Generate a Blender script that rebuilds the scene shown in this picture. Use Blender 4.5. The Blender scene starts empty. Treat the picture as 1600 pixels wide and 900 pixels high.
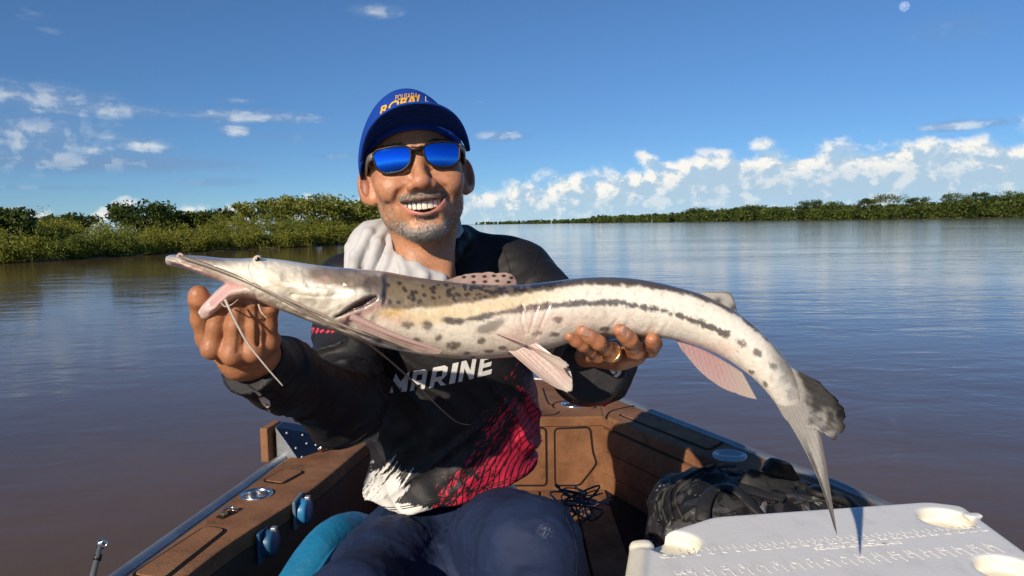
import bpy, bmesh, math, random
import numpy as np
from mathutils import Vector, Matrix
from mathutils.bvhtree import BVHTree

rng = np.random.default_rng(7)
random.seed(7)
S = bpy.context.scene
COL = S.collection
R = math.radians

# ------------------------------------------------------------------ camera
CAM_H = 1.15                      # metres above the river
F_PX = 1155.6                     # focal length in photograph pixels (26 mm on 36 mm)
PITCH, ROLL = R(4.95), R(0.95)
fwd = Vector((0, math.cos(PITCH), -math.sin(PITCH)))
up0 = Vector((0, math.sin(PITCH), math.cos(PITCH)))
X0 = Vector((1, 0, 0))
c_up = math.cos(ROLL) * up0 + math.sin(ROLL) * X0
c_rt = math.cos(ROLL) * X0 - math.sin(ROLL) * up0
CAMP = Vector((0, 0, CAM_H))
cam_d = bpy.data.cameras.new('camera')
cam_d.sensor_width = 36.0
cam_d.lens = 26.0
cam_d.clip_start = 0.02
cam_d.clip_end = 30000
cam = bpy.data.objects.new('camera', cam_d)
COL.objects.link(cam)
m = Matrix((c_rt, c_up, -fwd)).transposed().to_4x4()
m.translation = CAMP
cam.matrix_world = m
S.camera = cam

def P(px, py, y):
    """world point on the sight line of photograph pixel (px, py) at distance y in front of the camera"""
    d = fwd * F_PX + c_rt * (px - 800) - c_up * (py - 450)
    return CAMP + d * (y / d.y)
def PZ(px, py, z):
    """the same, at height z"""
    d = fwd * F_PX + c_rt * (px - 800) - c_up * (py - 450)
    return CAMP + d * ((z - CAM_H) / d.z)

# ------------------------------------------------------------------ sun, sky, exposure
SUN_AZ, SUN_EL = R(31), R(26.5)     # sun behind the camera, to its left
sun_dir = Vector((-math.sin(SUN_AZ) * math.cos(SUN_EL), -math.cos(SUN_AZ) * math.cos(SUN_EL), math.sin(SUN_EL)))
sl = bpy.data.lights.new('sun', 'SUN')
sl.energy = 4.4
sl.angle = R(0.53)
sl.color = (1.0, 0.86, 0.68)
so = bpy.data.objects.new('sun', sl)
COL.objects.link(so)
so.rotation_euler = sun_dir.to_track_quat('Z', 'Y').to_euler()
so.location = (-3, -5, 4)

W = bpy.data.worlds.new('World')
S.world = W
W.use_nodes = True
NT = W.node_tree
NT.nodes.clear()
class NB:
    """small helper to write node graphs"""
    def __init__(s, nt): s.nt = nt
    def n(s, t, **kw):
        nd = s.nt.nodes.new(t)
        for k, v in kw.items(): setattr(nd, k, v)
        return nd
    def put(s, sock, v):
        if v is None: return
        if isinstance(v, bpy.types.NodeSocket): s.nt.links.new(v, sock)
        else: sock.default_value = v
    def math(s, op, a, b=None, c=None, clamp=False):
        nd = s.n('ShaderNodeMath', operation=op, use_clamp=clamp)
        s.put(nd.inputs[0], a); s.put(nd.inputs[1], b); s.put(nd.inputs[2], c)
        return nd.outputs[0]
    def vmath(s, op, a, b=None):
        nd = s.n('ShaderNodeVectorMath', operation=op)
        s.put(nd.inputs[0], a); s.put(nd.inputs[1], b)
        return nd.outputs['Value'] if op in ('DOT_PRODUCT', 'LENGTH', 'DISTANCE') else nd.outputs[0]
    def noise(s, vec, scale, detail=4, rough=0.5, out=0, dist=0.0):
        nd = s.n('ShaderNodeTexNoise')
        s.put(nd.inputs['Vector'], vec); s.put(nd.inputs['Scale'], scale)
        nd.inputs['Detail'].default_value = detail; nd.inputs['Roughness'].default_value = rough
        nd.inputs['Distortion'].default_value = dist
        return nd.outputs[out]
    def voro(s, vec, scale, feature='F1', out='Distance'):
        nd = s.n('ShaderNodeTexVoronoi', feature=feature)
        s.put(nd.inputs['Vector'], vec); s.put(nd.inputs['Scale'], scale)
        return nd.outputs[out]
    def map(s, v, a, b, c=0.0, d=1.0, smooth=True):
        nd = s.n('ShaderNodeMapRange', interpolation_type='SMOOTHSTEP' if smooth else 'LINEAR')
        s.put(nd.inputs[0], v); s.put(nd.inputs[1], a); s.put(nd.inputs[2], b); s.put(nd.inputs[3], c); s.put(nd.inputs[4], d)
        return nd.outputs[0]
    def mix(s, f, a, b, blend='MIX'):
        nd = s.n('ShaderNodeMix', data_type='RGBA', blend_type=blend)
        s.put(nd.inputs[0], f)
        s.put(nd.inputs[6], a if not isinstance(a, tuple) else (*a[:3], 1)); s.put(nd.inputs[7], b if not isinstance(b, tuple) else (*b[:3], 1))
        return nd.outputs[2]
    def sep(s, v):
        nd = s.n('ShaderNodeSeparateXYZ'); s.put(nd.inputs[0], v); return nd.outputs
    def comb(s, x, y, z):
        nd = s.n('ShaderNodeCombineXYZ')
        for i, v in enumerate((x, y, z)): s.put(nd.inputs[i], v)
        return nd.outputs[0]

b = NB(NT)
sky = b.n('ShaderNodeTexSky', sky_type='NISHITA')
sky.sun_disc = False
sky.sun_elevation = SUN_EL
sky.sun_rotation = R(180) + SUN_AZ
sky.altitude = 100
sky.air_density = 0.65
sky.dust_density = 0.0
sky.ozone_density = 6.0
SKY_STRENGTH = 0.085
tc = b.n('ShaderNodeTexCoord')
dirv = b.vmath('NORMALIZE', tc.outputs['Generated'])
sx, sy, sz = b.sep(dirv)
az = b.math('ARCTAN2', sx, sy)
el = b.math('ARCSINE', sz)
# clouds live in (azimuth, elevation); p is stretched so billows keep their shape near the horizon
cp = b.comb(az, b.math('MULTIPLY', el, 1.25), 0.0)
big = b.noise(cp, 5.0, 3, 0.55)
det = b.noise(cp, 26.0, 8, 0.60, dist=0.25)
off = b.vmath('ADD', cp, (-0.012, 0.012, 0.0))
det2 = b.noise(off, 26.0, 8, 0.60, dist=0.25)
mid = b.noise(cp, 13.0, 5, 0.55)
lit = b.map(b.math('SUBTRACT', det, det2), -0.10, 0.13)
# cumulus bank along the horizon, tallest to the right of the view
hump = b.math('EXPONENT', b.math('MULTIPLY', -1.0, b.math('POWER', b.math('DIVIDE', b.math('SUBTRACT', az, 0.50), 0.74), 2.0)))
top = b.math('ADD', b.math('MULTIPLY', hump, 0.100), b.math('MULTIPLY', b.math('SUBTRACT', big, 0.46), 0.075))
top = b.math('ADD', top, b.math('MULTIPLY', b.math('SUBTRACT', mid, 0.5), 0.075))
depth = b.math('SUBTRACT', top, el)
dens = b.math('ADD', b.math('MULTIPLY', depth, 34.0), b.math('MULTIPLY', b.math('SUBTRACT', det, 0.5), 1.7))
bank = b.map(dens, 0.0, 0.75)
crest = b.map(depth, 0.055, 0.004)
bodyshade = b.map(b.math('ADD', b.math('MULTIPLY', lit, b.math('ADD', 0.52, b.math('MULTIPLY', crest, 0.38))), b.math('MULTIPLY', crest, 0.30)), 0.16, 0.92)
bank_col = b.mix(bodyshade, (0.36, 0.49, 0.61), (0.80, 0.775, 0.72))
# the lower body of the bank dissolves in haze
low = b.map(el, 0.0, 0.045, 0.70, 0.97)
bank_a = b.math('MULTIPLY', bank, low)
# separate wisps: (azimuth, elevation, half width, half height, strength, whiteness)
def pxdir(px, py):
    d = (fwd * F_PX + c_rt * (px - 800) - c_up * (py - 450)).normalized()
    return math.atan2(d.x, d.y), math.asin(d.z)
blobs = [(40, 152, 110, 22, .62, .66), (120, 170, 130, 13, .66, .72), (20, 218, 150, 46, .70, .50), (60, 205, 90, 22, .5, .7), (110, 252, 230, 17, .85, .14), (215, 228, 46, 13, .75, .95),
         (143, 236, 22, 8, .7, .9), (165, 215, 18, 5, .5, .8), (395, 183, 105, 11, .72, .78), (368, 206, 24, 10, .7, .95), (370, 157, 26, 4, .4, .7), (440, 215, 60, 12, .22, .4), (590, 18, 44, 10, .60, .7),
         (780, 212, 46, 9, .62, .8), (540, 244, 50, 5, .35, .7), (1505, 195, 58, 7, .72, .85), (1470, 199, 30, 4, .5, .5), (1490, 45, 60, 20, .22, .5), (340, 284, 60, 7, .45, .1),
         (20, 335, 40, 12, .7, .9), (60, 293, 120, 4, .3, .6), (560, 212, 30, 5, .3, .6)]
edge_n = b.math('SUBTRACT', b.noise(b.comb(az, b.math('MULTIPLY', el, 4.2), 1.3), 20.0, 7, 0.62, dist=0.5), 0.5)
cur = None
for (bx_, by_, bw, bh, st, wh) in blobs:
    a_, e_ = pxdir(bx_, by_)
    u = b.math('DIVIDE', b.math('SUBTRACT', az, a_), bw / F_PX)
    v = b.math('DIVIDE', b.math('SUBTRACT', el, e_), bh / F_PX)
    r2 = b.math('ADD', b.math('MULTIPLY', u, u), b.math('MULTIPLY', v, v))
    f = b.map(b.math('ADD', b.math('SUBTRACT', 1.0, r2), b.math('MULTIPLY', edge_n, 2.6 if wh > .6 else 1.6)), -0.55, 1.5, 0.0, st)
    w_ = b.math('MULTIPLY', f, wh)
    cur = (f, w_) if cur is None else (b.math('MAXIMUM', cur[0], f), b.math('MAXIMUM', cur[1], w_))
wisp_col = b.mix(b.map(b.math('ADD', cur[1], b.math('MULTIPLY', b.math('SUBTRACT', lit, .5), .4)), 0.05, 0.80), (0.15, 0.25, 0.42), (0.66, 0.68, 0.68))
# thin scattered wisps over the rest of the sky
thin = b.map(b.noise(b.comb(az, b.math('MULTIPLY', el, 3.0), 5.0), 5.0, 7, 0.6), 0.66, 0.80, 0.0, 0.30)
skyc = b.mix(1.0, sky.outputs[0], (SKY_STRENGTH * 0.90, SKY_STRENGTH * 1.04, SKY_STRENGTH * 1.06), 'MULTIPLY')
hz = b.map(el, 0.0, 0.30, 0.76, 0.98)
skyc = b.mix(1.0, skyc, b.comb(hz, hz, hz), 'MULTIPLY')
c1 = b.mix(thin, skyc, (0.55, 0.60, 0.66))
c2 = b.mix(cur[0], c1, wisp_col)
c3 = b.mix(bank_a, c2, bank_col)
bg = b.n('ShaderNodeBackground')
b.put(bg.inputs[0], c3)
bg.inputs[1].default_value = 1.0
wo = b.n('ShaderNodeOutputWorld')
NT.links.new(bg.outputs[0], wo.inputs[0])

S.view_settings.view_transform = 'Standard'
S.view_settings.look = 'None'
S.view_settings.exposure = 0.30
S.view_settings.gamma = 1.0
S.view_settings.use_curve_mapping = False
S.cycles.max_bounces = 6
S.cycles.transparent_max_bounces = 8
S.cycles.use_denoising = True
S.cycles.use_adaptive_sampling = True
S.cycles.adaptive_threshold = 0.02
W.cycles.sampling_method = 'MANUAL'
W.cycles.sample_map_resolution = 256

# ------------------------------------------------------------------ materials
def material(name, color=(.5, .5, .5), rough=.5, metal=0.0, spec=.5, attr=False, bump=None, vary=None, sss=0.0, trans=0.0, coat=0.0, sheen=0.0, color_fn=None, rough_fn=None, sss_rad=(1., .35, .2), sss_scale=.004):
    """bump = list of (noise scale, distance, detail) ; vary = (noise scale, amount) brightness variation"""
    mt = bpy.data.materials.new(name)
    mt.use_nodes = True
    g = NB(mt.node_tree)
    g.nt.nodes.clear()
    out = g.n('ShaderNodeOutputMaterial')
    pr = g.n('ShaderNodeBsdfPrincipled')
    g.nt.links.new(pr.outputs[0], out.inputs[0])
    co = g.n('ShaderNodeTexCoord').outputs['Object']
    base = (*color, 1)
    if attr:
        at = g.n('ShaderNodeAttribute'); at.attribute_name = 'Col'
        base = at.outputs['Color']
    if color_fn: base = color_fn(g, co, base)
    if vary:
        f = g.map(g.noise(co, vary[0], 5, .6), .25, .75, 1 - vary[1], 1 + vary[1], False)
        base = g.mix(1.0, base if not isinstance(base, tuple) else base, g.comb(f, f, f), 'MULTIPLY')
    g.put(pr.inputs['Base Color'], base)
    pr.inputs['Roughness'].default_value = rough
    if rough_fn: g.put(pr.inputs['Roughness'], rough_fn(g, co))
    pr.inputs['Metallic'].default_value = metal
    pr.inputs['Specular IOR Level'].default_value = spec
    if sss:
        pr.inputs['Subsurface Weight'].default_value = sss
        pr.inputs['Subsurface Radius'].default_value = sss_rad
        pr.inputs['Subsurface Scale'].default_value = sss_scale
    if trans: pr.inputs['Transmission Weight'].default_value = trans
    if coat: pr.inputs['Coat Weight'].default_value = coat; pr.inputs['Coat Roughness'].default_value = .12
    if sheen: pr.inputs['Sheen Weight'].default_value = sheen
    if bump:
        nrm = None
        for (sc_, dist_, det_) in bump:
            bp = g.n('ShaderNodeBump'); bp.inputs['Distance'].default_value = dist_; bp.inputs['Strength'].default_value = 1.0
            g.put(bp.inputs['Height'], g.noise(co, sc_, det_, .55))
            if nrm: g.put(bp.inputs['Normal'], nrm)
            nrm = bp.outputs[0]
        g.put(pr.inputs['Normal'], nrm)
    return mt

# ------------------------------------------------------------------ object helpers
def tag(o, label=None, cat=None, group=None, kind=None):
    if label: o['label'] = label
    if cat: o['category'] = cat
    if group: o['group'] = group
    if kind: o['kind'] = kind
    return o
def empty(name, loc=(0, 0, 0)):
    o = bpy.data.objects.new(name, None)
    COL.objects.link(o)
    o.location = loc
    return o
def link(name, me, mat_=None, parent=None):
    o = bpy.data.objects.new(name, me)
    COL.objects.link(o)
    if mat_ is not None:
        for q in (mat_ if isinstance(mat_, list) else [mat_]): me.materials.append(q)
    if parent is not None:
        o.parent = parent
        o.matrix_parent_inverse = Matrix.Translation(parent.location).inverted() if parent.type == 'EMPTY' else Matrix()
    return o
def mesh_np(name, V, Fq, mat_=None, parent=None, col=None, smooth=True):
    """V (n,3), Fq list of arrays of faces (each (m,k))"""
    me = bpy.data.meshes.new(name)
    V = np.asarray(V, np.float32)
    if not isinstance(Fq, list): Fq = [Fq]
    Fq = [np.asarray(f, np.int32) for f in Fq if len(f)]
    nl = sum(f.size for f in Fq); nf = sum(len(f) for f in Fq)
    me.vertices.add(len(V)); me.vertices.foreach_set('co', V.ravel())
    me.loops.add(nl); me.polygons.add(nf)
    me.loops.foreach_set('vertex_index', np.concatenate([f.ravel() for f in Fq]))
    tot = np.concatenate([np.full(len(f), f.shape[1], np.int32) for f in Fq])
    st = np.concatenate([[0], np.cumsum(tot)[:-1]]).astype(np.int32)
    me.polygons.foreach_set('loop_start', st)
    me.update(calc_edges=True)
    if smooth: me.polygons.foreach_set('use_smooth', np.ones(nf, bool))
    if col is not None: set_col(me, col)
    me.validate()
    return link(name, me, mat_, parent)
def set_col(me, col):
    col = np.asarray(col, np.float32)
    if col.shape[1] == 3: col = np.hstack([col, np.ones((len(col), 1), np.float32)])
    a = me.color_attributes.new('Col', 'FLOAT_COLOR', 'POINT')
    a.data.foreach_set('color', col.ravel())
def bm_obj(name, bm, mat_=None, parent=None, smooth=False):
    me = bpy.data.meshes.new(name)
    bm.normal_update()
    bm.to_mesh(me); bm.free()
    if smooth: me.polygons.foreach_set('use_smooth', np.ones(len(me.polygons), bool))
    return link(name, me, mat_, parent)

def prism(name, pts, z0, z1, mat_, parent=None, bevel=0.0, frame=None, segs=2):
    """extruded polygon (pts in local x,y) from z0 to z1, bevelled; frame maps local to world"""
    bm = bmesh.new()
    vs = [bm.verts.new((p[0], p[1], z1)) for p in pts]
    f = bm.faces.new(vs)
    if f.normal.z < 0 or sum((pts[i][0] * pts[(i + 1) % len(pts)][1] - pts[(i + 1) % len(pts)][0] * pts[i][1]) for i in range(len(pts))) < 0:
        f.normal_flip()
    r = bmesh.ops.extrude_face_region(bm, geom=[f])
    lower = [e for e in r['geom'] if isinstance(e, bmesh.types.BMVert)]
    for v in lower: v.co.z = z0
    bmesh.ops.recalc_face_normals(bm, faces=bm.faces)
    if bevel:
        ed = [e for e in bm.edges if all(abs(v.co.z - z1) < 1e-6 for v in e.verts)]
        bmesh.ops.bevel(bm, geom=ed, offset=bevel, segments=segs, affect='EDGES', profile=.6)
    if frame is not None: bm.transform(frame)
    return bm_obj(name, bm, mat_, parent)

def rounded(pts, r, n=4):
    """polygon with rounded corners"""
    out = []
    k = len(pts)
    for i in range(k):
        p0, p1, p2 = (Vector((*pts[(i + j) % k][:2], 0)) for j in (-1, 0, 1))
        a = (p0 - p1); c = (p2 - p1)
        rr = min(r, a.length * .45, c.length * .45)
        a = p1 + a.normalized() * rr; c = p1 + c.normalized() * rr
        for j in range(n + 1):
            t = j / n
            q = a * (1 - t) ** 2 + p1 * 2 * t * (1 - t) + c * t * t
            out.append((q.x, q.y))
    return out
def inset(pts, d):
    """polygon moved inward by d (outward when negative)"""
    k = len(pts)
    area = sum(pts[i][0] * pts[(i + 1) % k][1] - pts[(i + 1) % k][0] * pts[i][1] for i in range(k))
    sgn = 1 if area > 0 else -1
    out = []
    for i in range(k):
        p0, p1, p2 = (np.array(pts[(i + j) % k][:2], float) for j in (-1, 0, 1))
        e1 = (p1 - p0) / (np.linalg.norm(p1 - p0) + 1e-9); e2 = (p2 - p1) / (np.linalg.norm(p2 - p1) + 1e-9)
        n1 = np.array([-e1[1], e1[0]]) * sgn; n2 = np.array([-e2[1], e2[0]]) * sgn
        nn = n1 + n2; nn /= (np.linalg.norm(nn) + 1e-9)
        out.append(tuple(p1 + nn * d / max(.4, float(nn @ n1))))
    return out

def smooth_path(pts, n):
    """Catmull-Rom through points (any dimension), n samples"""
    Q = np.asarray(pts, float)
    k = len(Q)
    A = np.vstack([2 * Q[0] - Q[1], Q, 2 * Q[-1] - Q[-2]])
    t = np.linspace(0, k - 1, n)
    i = np.minimum(t.astype(int), k - 2)
    u = (t - i)[:, None]
    p0, p1, p2, p3 = A[i], A[i + 1], A[i + 2], A[i + 3]
    return .5 * ((2 * p1) + (-p0 + p2) * u + (2 * p0 - 5 * p1 + 4 * p2 - p3) * u ** 2 + (-p0 + 3 * p1 - 3 * p2 + p3) * u ** 3)

def tube_arrays(path, rad, k=8, flat=1.0, upv=(0, 0, 1), caps=True):
    path = np.asarray(path, float); n = len(path)
    rad = np.broadcast_to(np.asarray(rad, float), (n,))
    T = np.gradient(path, axis=0); T /= np.linalg.norm(T, axis=1)[:, None] + 1e-12
    U = np.cross(T, np.asarray(upv, float)); bad = np.linalg.norm(U, axis=1) < 1e-3
    U[bad] = np.cross(T[bad], (1, 0, 0)); U /= np.linalg.norm(U, axis=1)[:, None]
    B = np.cross(T, U)
    a = np.linspace(0, 2 * math.pi, k, endpoint=False)
    V = path[:, None, :] + rad[:, None, None] * (np.cos(a)[None, :, None] * U[:, None, :] + flat * np.sin(a)[None, :, None] * B[:, None, :])
    V = V.reshape(-1, 3)
    i = np.arange(n - 1)[:, None] * k; j = np.arange(k)[None, :]; j2 = (j + 1) % k
    F = np.stack([i + j, i + j2, i + k + j2, i + k + j], -1).reshape(-1, 4)
    Ft = []
    if caps:
        V = np.vstack([V, path[0], path[-1]])
        c0, c1 = n * k, n * k + 1
        jj = np.arange(k); j3 = (jj + 1) % k
        Ft = np.vstack([np.stack([np.full(k, c0), j3, jj], -1), np.stack([np.full(k, c1), (n - 1) * k + jj, (n - 1) * k + j3], -1)])
    return V, F, Ft
def tube(name, path, rad, mat_, parent=None, k=8, flat=1.0, upv=(0, 0, 1), col=None):
    V, F, Ft = tube_arrays(path, rad, k, flat, upv)
    return mesh_np(name, V, [F, Ft], mat_, parent, col=None if col is None else np.broadcast_to(col, (len(V), 3)))
def ring(name, c, r, rt, mat_, parent=None, nrm=(0, 0, 1), n=40, k=10, flat=1.0, sx=1.0):
    """torus"""
    q = Vector(nrm).to_track_quat('Z', 'Y')
    a = np.linspace(0, 2 * math.pi, n, endpoint=False); bb = np.linspace(0, 2 * math.pi, k, endpoint=False)
    A, B = np.meshgrid(a, bb, indexing='ij')
    V = np.stack([(r + rt * np.cos(B)) * np.cos(A) * sx, (r + rt * np.cos(B)) * np.sin(A), flat * rt * np.sin(B)], -1).reshape(-1, 3)
    M = np.array(q.to_matrix()); V = V @ M.T + np.array(c)
    i = np.arange(n)[:, None]; j = np.arange(k)[None, :]
    F = np.stack([i * k + j, ((i + 1) % n) * k + j, ((i + 1) % n) * k + (j + 1) % k, i * k + (j + 1) % k], -1).reshape(-1, 4)
    return mesh_np(name, V, F, mat_, parent)
def lathe(name, prof, c, mat_, parent=None, nrm=(0, 0, 1), n=40):
    """prof = [(r, z)...] turned about nrm at c"""
    q = np.array(Vector(nrm).to_track_quat('Z', 'Y').to_matrix())
    prof = np.asarray(prof, float); k = len(prof)
    a = np.linspace(0, 2 * math.pi, n, endpoint=False)
    V = np.stack([prof[None, :, 0] * np.cos(a)[:, None], prof[None, :, 0] * np.sin(a)[:, None], np.broadcast_to(prof[None, :, 1], (n, k))], -1).reshape(-1, 3)
    V = V @ q.T + np.array(c)
    i = np.arange(n)[:, None]; j = np.arange(k - 1)[None, :]
    F = np.stack([i * k + j, ((i + 1) % n) * k + j, ((i + 1) % n) * k + j + 1, i * k + j + 1], -1).reshape(-1, 4)
    return mesh_np(name, V, F, mat_, parent)
def box(name, c, size, mat_, parent=None, bevel=.004, rot=None):
    bm = bmesh.new()
    bmesh.ops.create_cube(bm, size=1)
    bmesh.ops.scale(bm, vec=size, verts=bm.verts)
    if bevel: bmesh.ops.bevel(bm, geom=list(bm.edges), offset=bevel, segments=2, affect='EDGES', profile=.6)
    M = Matrix.Translation(c) @ (rot.to_4x4() if rot is not None else Matrix())
    bm.transform(M)
    return bm_obj(name, bm, mat_, parent)

# ------------------------------------------------------------------ noise and implicit surfaces in numpy
def _hash(i, j, k):
    n = (i.astype(np.int64) * 73856093) ^ (j.astype(np.int64) * 19349663) ^ (k.astype(np.int64) * 83492791)
    n = (n ^ (n >> 13)) * 1274126177
    return ((n ^ (n >> 16)) & 0xffff).astype(np.float32) / 65535.0
def vnoise(p):
    p = np.asarray(p, np.float32)
    i = np.floor(p).astype(np.int32); f = p - i; f = f * f * (3 - 2 * f)
    r = 0
    for dx in (0, 1):
        wx = f[:, 0] if dx else 1 - f[:, 0]
        for dy in (0, 1):
            wy = f[:, 1] if dy else 1 - f[:, 1]
            for dz in (0, 1):
                wz = f[:, 2] if dz else 1 - f[:, 2]
                r = r + wx * wy * wz * _hash(i[:, 0] + dx, i[:, 1] + dy, i[:, 2] + dz)
    return r
def fbm(p, o=3):
    r = 0; a = .5; s = 0
    for k in range(o):
        r = r + a * vnoise(p * (2.03 ** k) + 17.1 * k); s += a; a *= .5
    return r / s
def sstep(a, b_, x):
    t = np.clip((x - a) / (b_ - a), 0, 1)
    return t * t * (3 - 2 * t)
def smin(a, b_, k):
    h = np.clip(.5 + .5 * (b_ - a) / k, 0, 1)
    return b_ + (a - b_) * h - k * h * (1 - h)
def smax(a, b_, k): return -smin(-a, -b_, k)
def sd_cap(p, a, b_, ra, rb=None):
    rb = ra if rb is None else rb
    a = np.asarray(a, np.float32); b_ = np.asarray(b_, np.float32)
    ba = b_ - a; pa = p - a
    h = np.clip(pa @ ba / max(1e-12, float(ba @ ba)), 0, 1)
    return np.linalg.norm(pa - h[:, None] * ba, axis=1) - (ra + (rb - ra) * h)
def sd_chain(p, pts, rads, k=.004):
    d = None
    for i in range(len(pts) - 1):
        c = sd_cap(p, pts[i], pts[i + 1], rads[i], rads[i + 1])
        d = c if d is None else smin(d, c, k)
    return d
def sd_ell(p, c, r, M=None):
    q = p - np.asarray(c, np.float32)
    if M is not None: q = q @ M        # columns of M are the ellipsoid's axes
    r = np.asarray(r, np.float32)
    k0 = np.linalg.norm(q / r, axis=1); k1 = np.linalg.norm(q / (r * r), axis=1) + 1e-9
    return k0 * (k0 - 1) / k1
def sd_box(p, c, r, rd, M=None):
    q = p - np.asarray(c, np.float32)
    if M is not None: q = q @ M
    q = np.abs(q) - (np.asarray(r, np.float32) - rd)
    return np.linalg.norm(np.maximum(q, 0), axis=1) + np.minimum(q.max(1), 0) - rd
def rot_axes(rx=0, ry=0, rz=0):
    return np.array((Matrix.Rotation(R(rz), 3, 'Z') @ Matrix.Rotation(R(ry), 3, 'Y') @ Matrix.Rotation(R(rx), 3, 'X')), np.float32)

def surface(f, lo, hi, h):
    """naive surface nets of the implicit function f (negative inside); fine samples only near the surface"""
    lo = np.asarray(lo, np.float32); hi = np.asarray(hi, np.float32)
    B = 4
    nb = np.ceil((hi - lo) / (h * B)).astype(int) + 1
    n = nb * B
    cc = [lo[i] + h * (np.arange(nb[i]) * B + (B - 1) / 2) for i in range(3)]
    G = np.stack(np.meshgrid(*cc, indexing='ij'), -1).reshape(-1, 3).astype(np.float32)
    dc = f(G).astype(np.float32).reshape(nb)
    near = np.abs(dc) < h * B * 1.9
    D = np.repeat(np.repeat(np.repeat(dc, B, 0), B, 1), B, 2)
    M = np.repeat(np.repeat(np.repeat(near, B, 0), B, 1), B, 2)
    idx = np.argwhere(M)
    for s in range(0, len(idx), 1500000):
        ii = idx[s:s + 1500000]
        D[ii[:, 0], ii[:, 1], ii[:, 2]] = f((lo + ii * h).astype(np.float32))
    s = D < 0
    c = np.zeros([k - 1 for k in D.shape], np.int8)
    for dx in (0, 1):
        for dy in (0, 1):
            for dz in (0, 1):
                c += s[dx:D.shape[0] - 1 + dx, dy:D.shape[1] - 1 + dy, dz:D.shape[2] - 1 + dz]
    act = np.argwhere((c > 0) & (c < 8))
    vid = np.full(c.shape, -1, np.int32)
    vid[act[:, 0], act[:, 1], act[:, 2]] = np.arange(len(act))
    acc = np.zeros((len(act), 3), np.float32); cnt = np.zeros(len(act), np.float32)
    cor = [(x, y, z) for x in (0, 1) for y in (0, 1) for z in (0, 1)]
    val = {q: D[act[:, 0] + q[0], act[:, 1] + q[1], act[:, 2] + q[2]] for q in cor}
    for q in cor:
        for ax in range(3):
            if q[ax] == 0:
                q2 = list(q); q2[ax] = 1; q2 = tuple(q2)
                a, e = val[q], val[q2]
                x = (a < 0) != (e < 0)
                t = np.where(x, a / np.where(x, a - e, 1), 0)
                pos = np.array(q, np.float32)[None, :].repeat(len(act), 0); pos[:, ax] += t
                acc[x] += pos[x]; cnt[x] += 1
    V = lo + (act + acc / np.maximum(cnt, 1)[:, None]) * h
    Fs = []
    for ax in range(3):
        o1, o2 = [(1, 2), (2, 0), (0, 1)][ax]
        sl0 = [slice(1, -1)] * 3; sl0[ax] = slice(0, -1)
        sl1 = list(sl0); sl1[ax] = slice(1, None)
        a, e = s[tuple(sl0)], s[tuple(sl1)]
        ch = np.argwhere(a != e)
        flip = a[ch[:, 0], ch[:, 1], ch[:, 2]]
        g = ch.copy(); g[:, o1] += 1; g[:, o2] += 1
        def vi(d1, d2):
            q = g.copy(); q[:, o1] += d1; q[:, o2] += d2
            q = np.minimum(q, np.array(c.shape) - 1)
            return vid[q[:, 0], q[:, 1], q[:, 2]]
        Q = np.stack([vi(-1, -1), vi(0, -1), vi(0, 0), vi(-1, 0)], -1)
        Q = np.where(flip[:, None], Q, Q[:, ::-1])
        Fs.append(Q[(Q >= 0).all(1)])
    return V, np.vstack(Fs)

def polyprint(name, polys, mapf, mat_, parent, cut=.006):
    """flat print: polygons given in print coordinates, cut fine and laid on a surface by mapf(u, v) -> world point"""
    bm = bmesh.new()
    for pl in polys:
        vs = [bm.verts.new((x, y, 0)) for x, y in pl]
        try: bm.faces.new(vs)
        except ValueError: pass
    bmesh.ops.triangulate(bm, faces=bm.faces[:])
    for _ in range(6):
        long = [e for e in bm.edges if e.calc_length() > cut]
        if not long: break
        bmesh.ops.subdivide_edges(bm, edges=long, cuts=1)
        bmesh.ops.triangulate(bm, faces=[f for f in bm.faces if len(f.verts) > 3])
    dead = []
    for v in bm.verts:
        q = mapf(v.co.x, v.co.y)
        if q is None: dead.append(v)
        else: v.co = q
    bmesh.ops.delete(bm, geom=dead, context='VERTS')
    return bm_obj(name, bm, mat_, parent, smooth=True)
def text_polys(txt, size=1.0, bold=0.0, shear=0.0):
    """outline of a text as triangles in its own plane (baseline at y = 0)"""
    cu = bpy.data.curves.new('t', 'FONT')
    cu.body = txt; cu.size = size; cu.offset = bold; cu.shear = shear; cu.resolution_u = 3
    ob = bpy.data.objects.new('t', cu)
    COL.objects.link(ob)
    dg = bpy.context.evaluated_depsgraph_get()
    me = bpy.data.meshes.new_from_object(ob.evaluated_get(dg))
    out = [[(me.vertices[i].co.x, me.vertices[i].co.y) for i in p.vertices] for p in me.polygons]
    bpy.data.objects.remove(ob); bpy.data.curves.remove(cu); bpy.data.meshes.remove(me)
    return out

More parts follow.
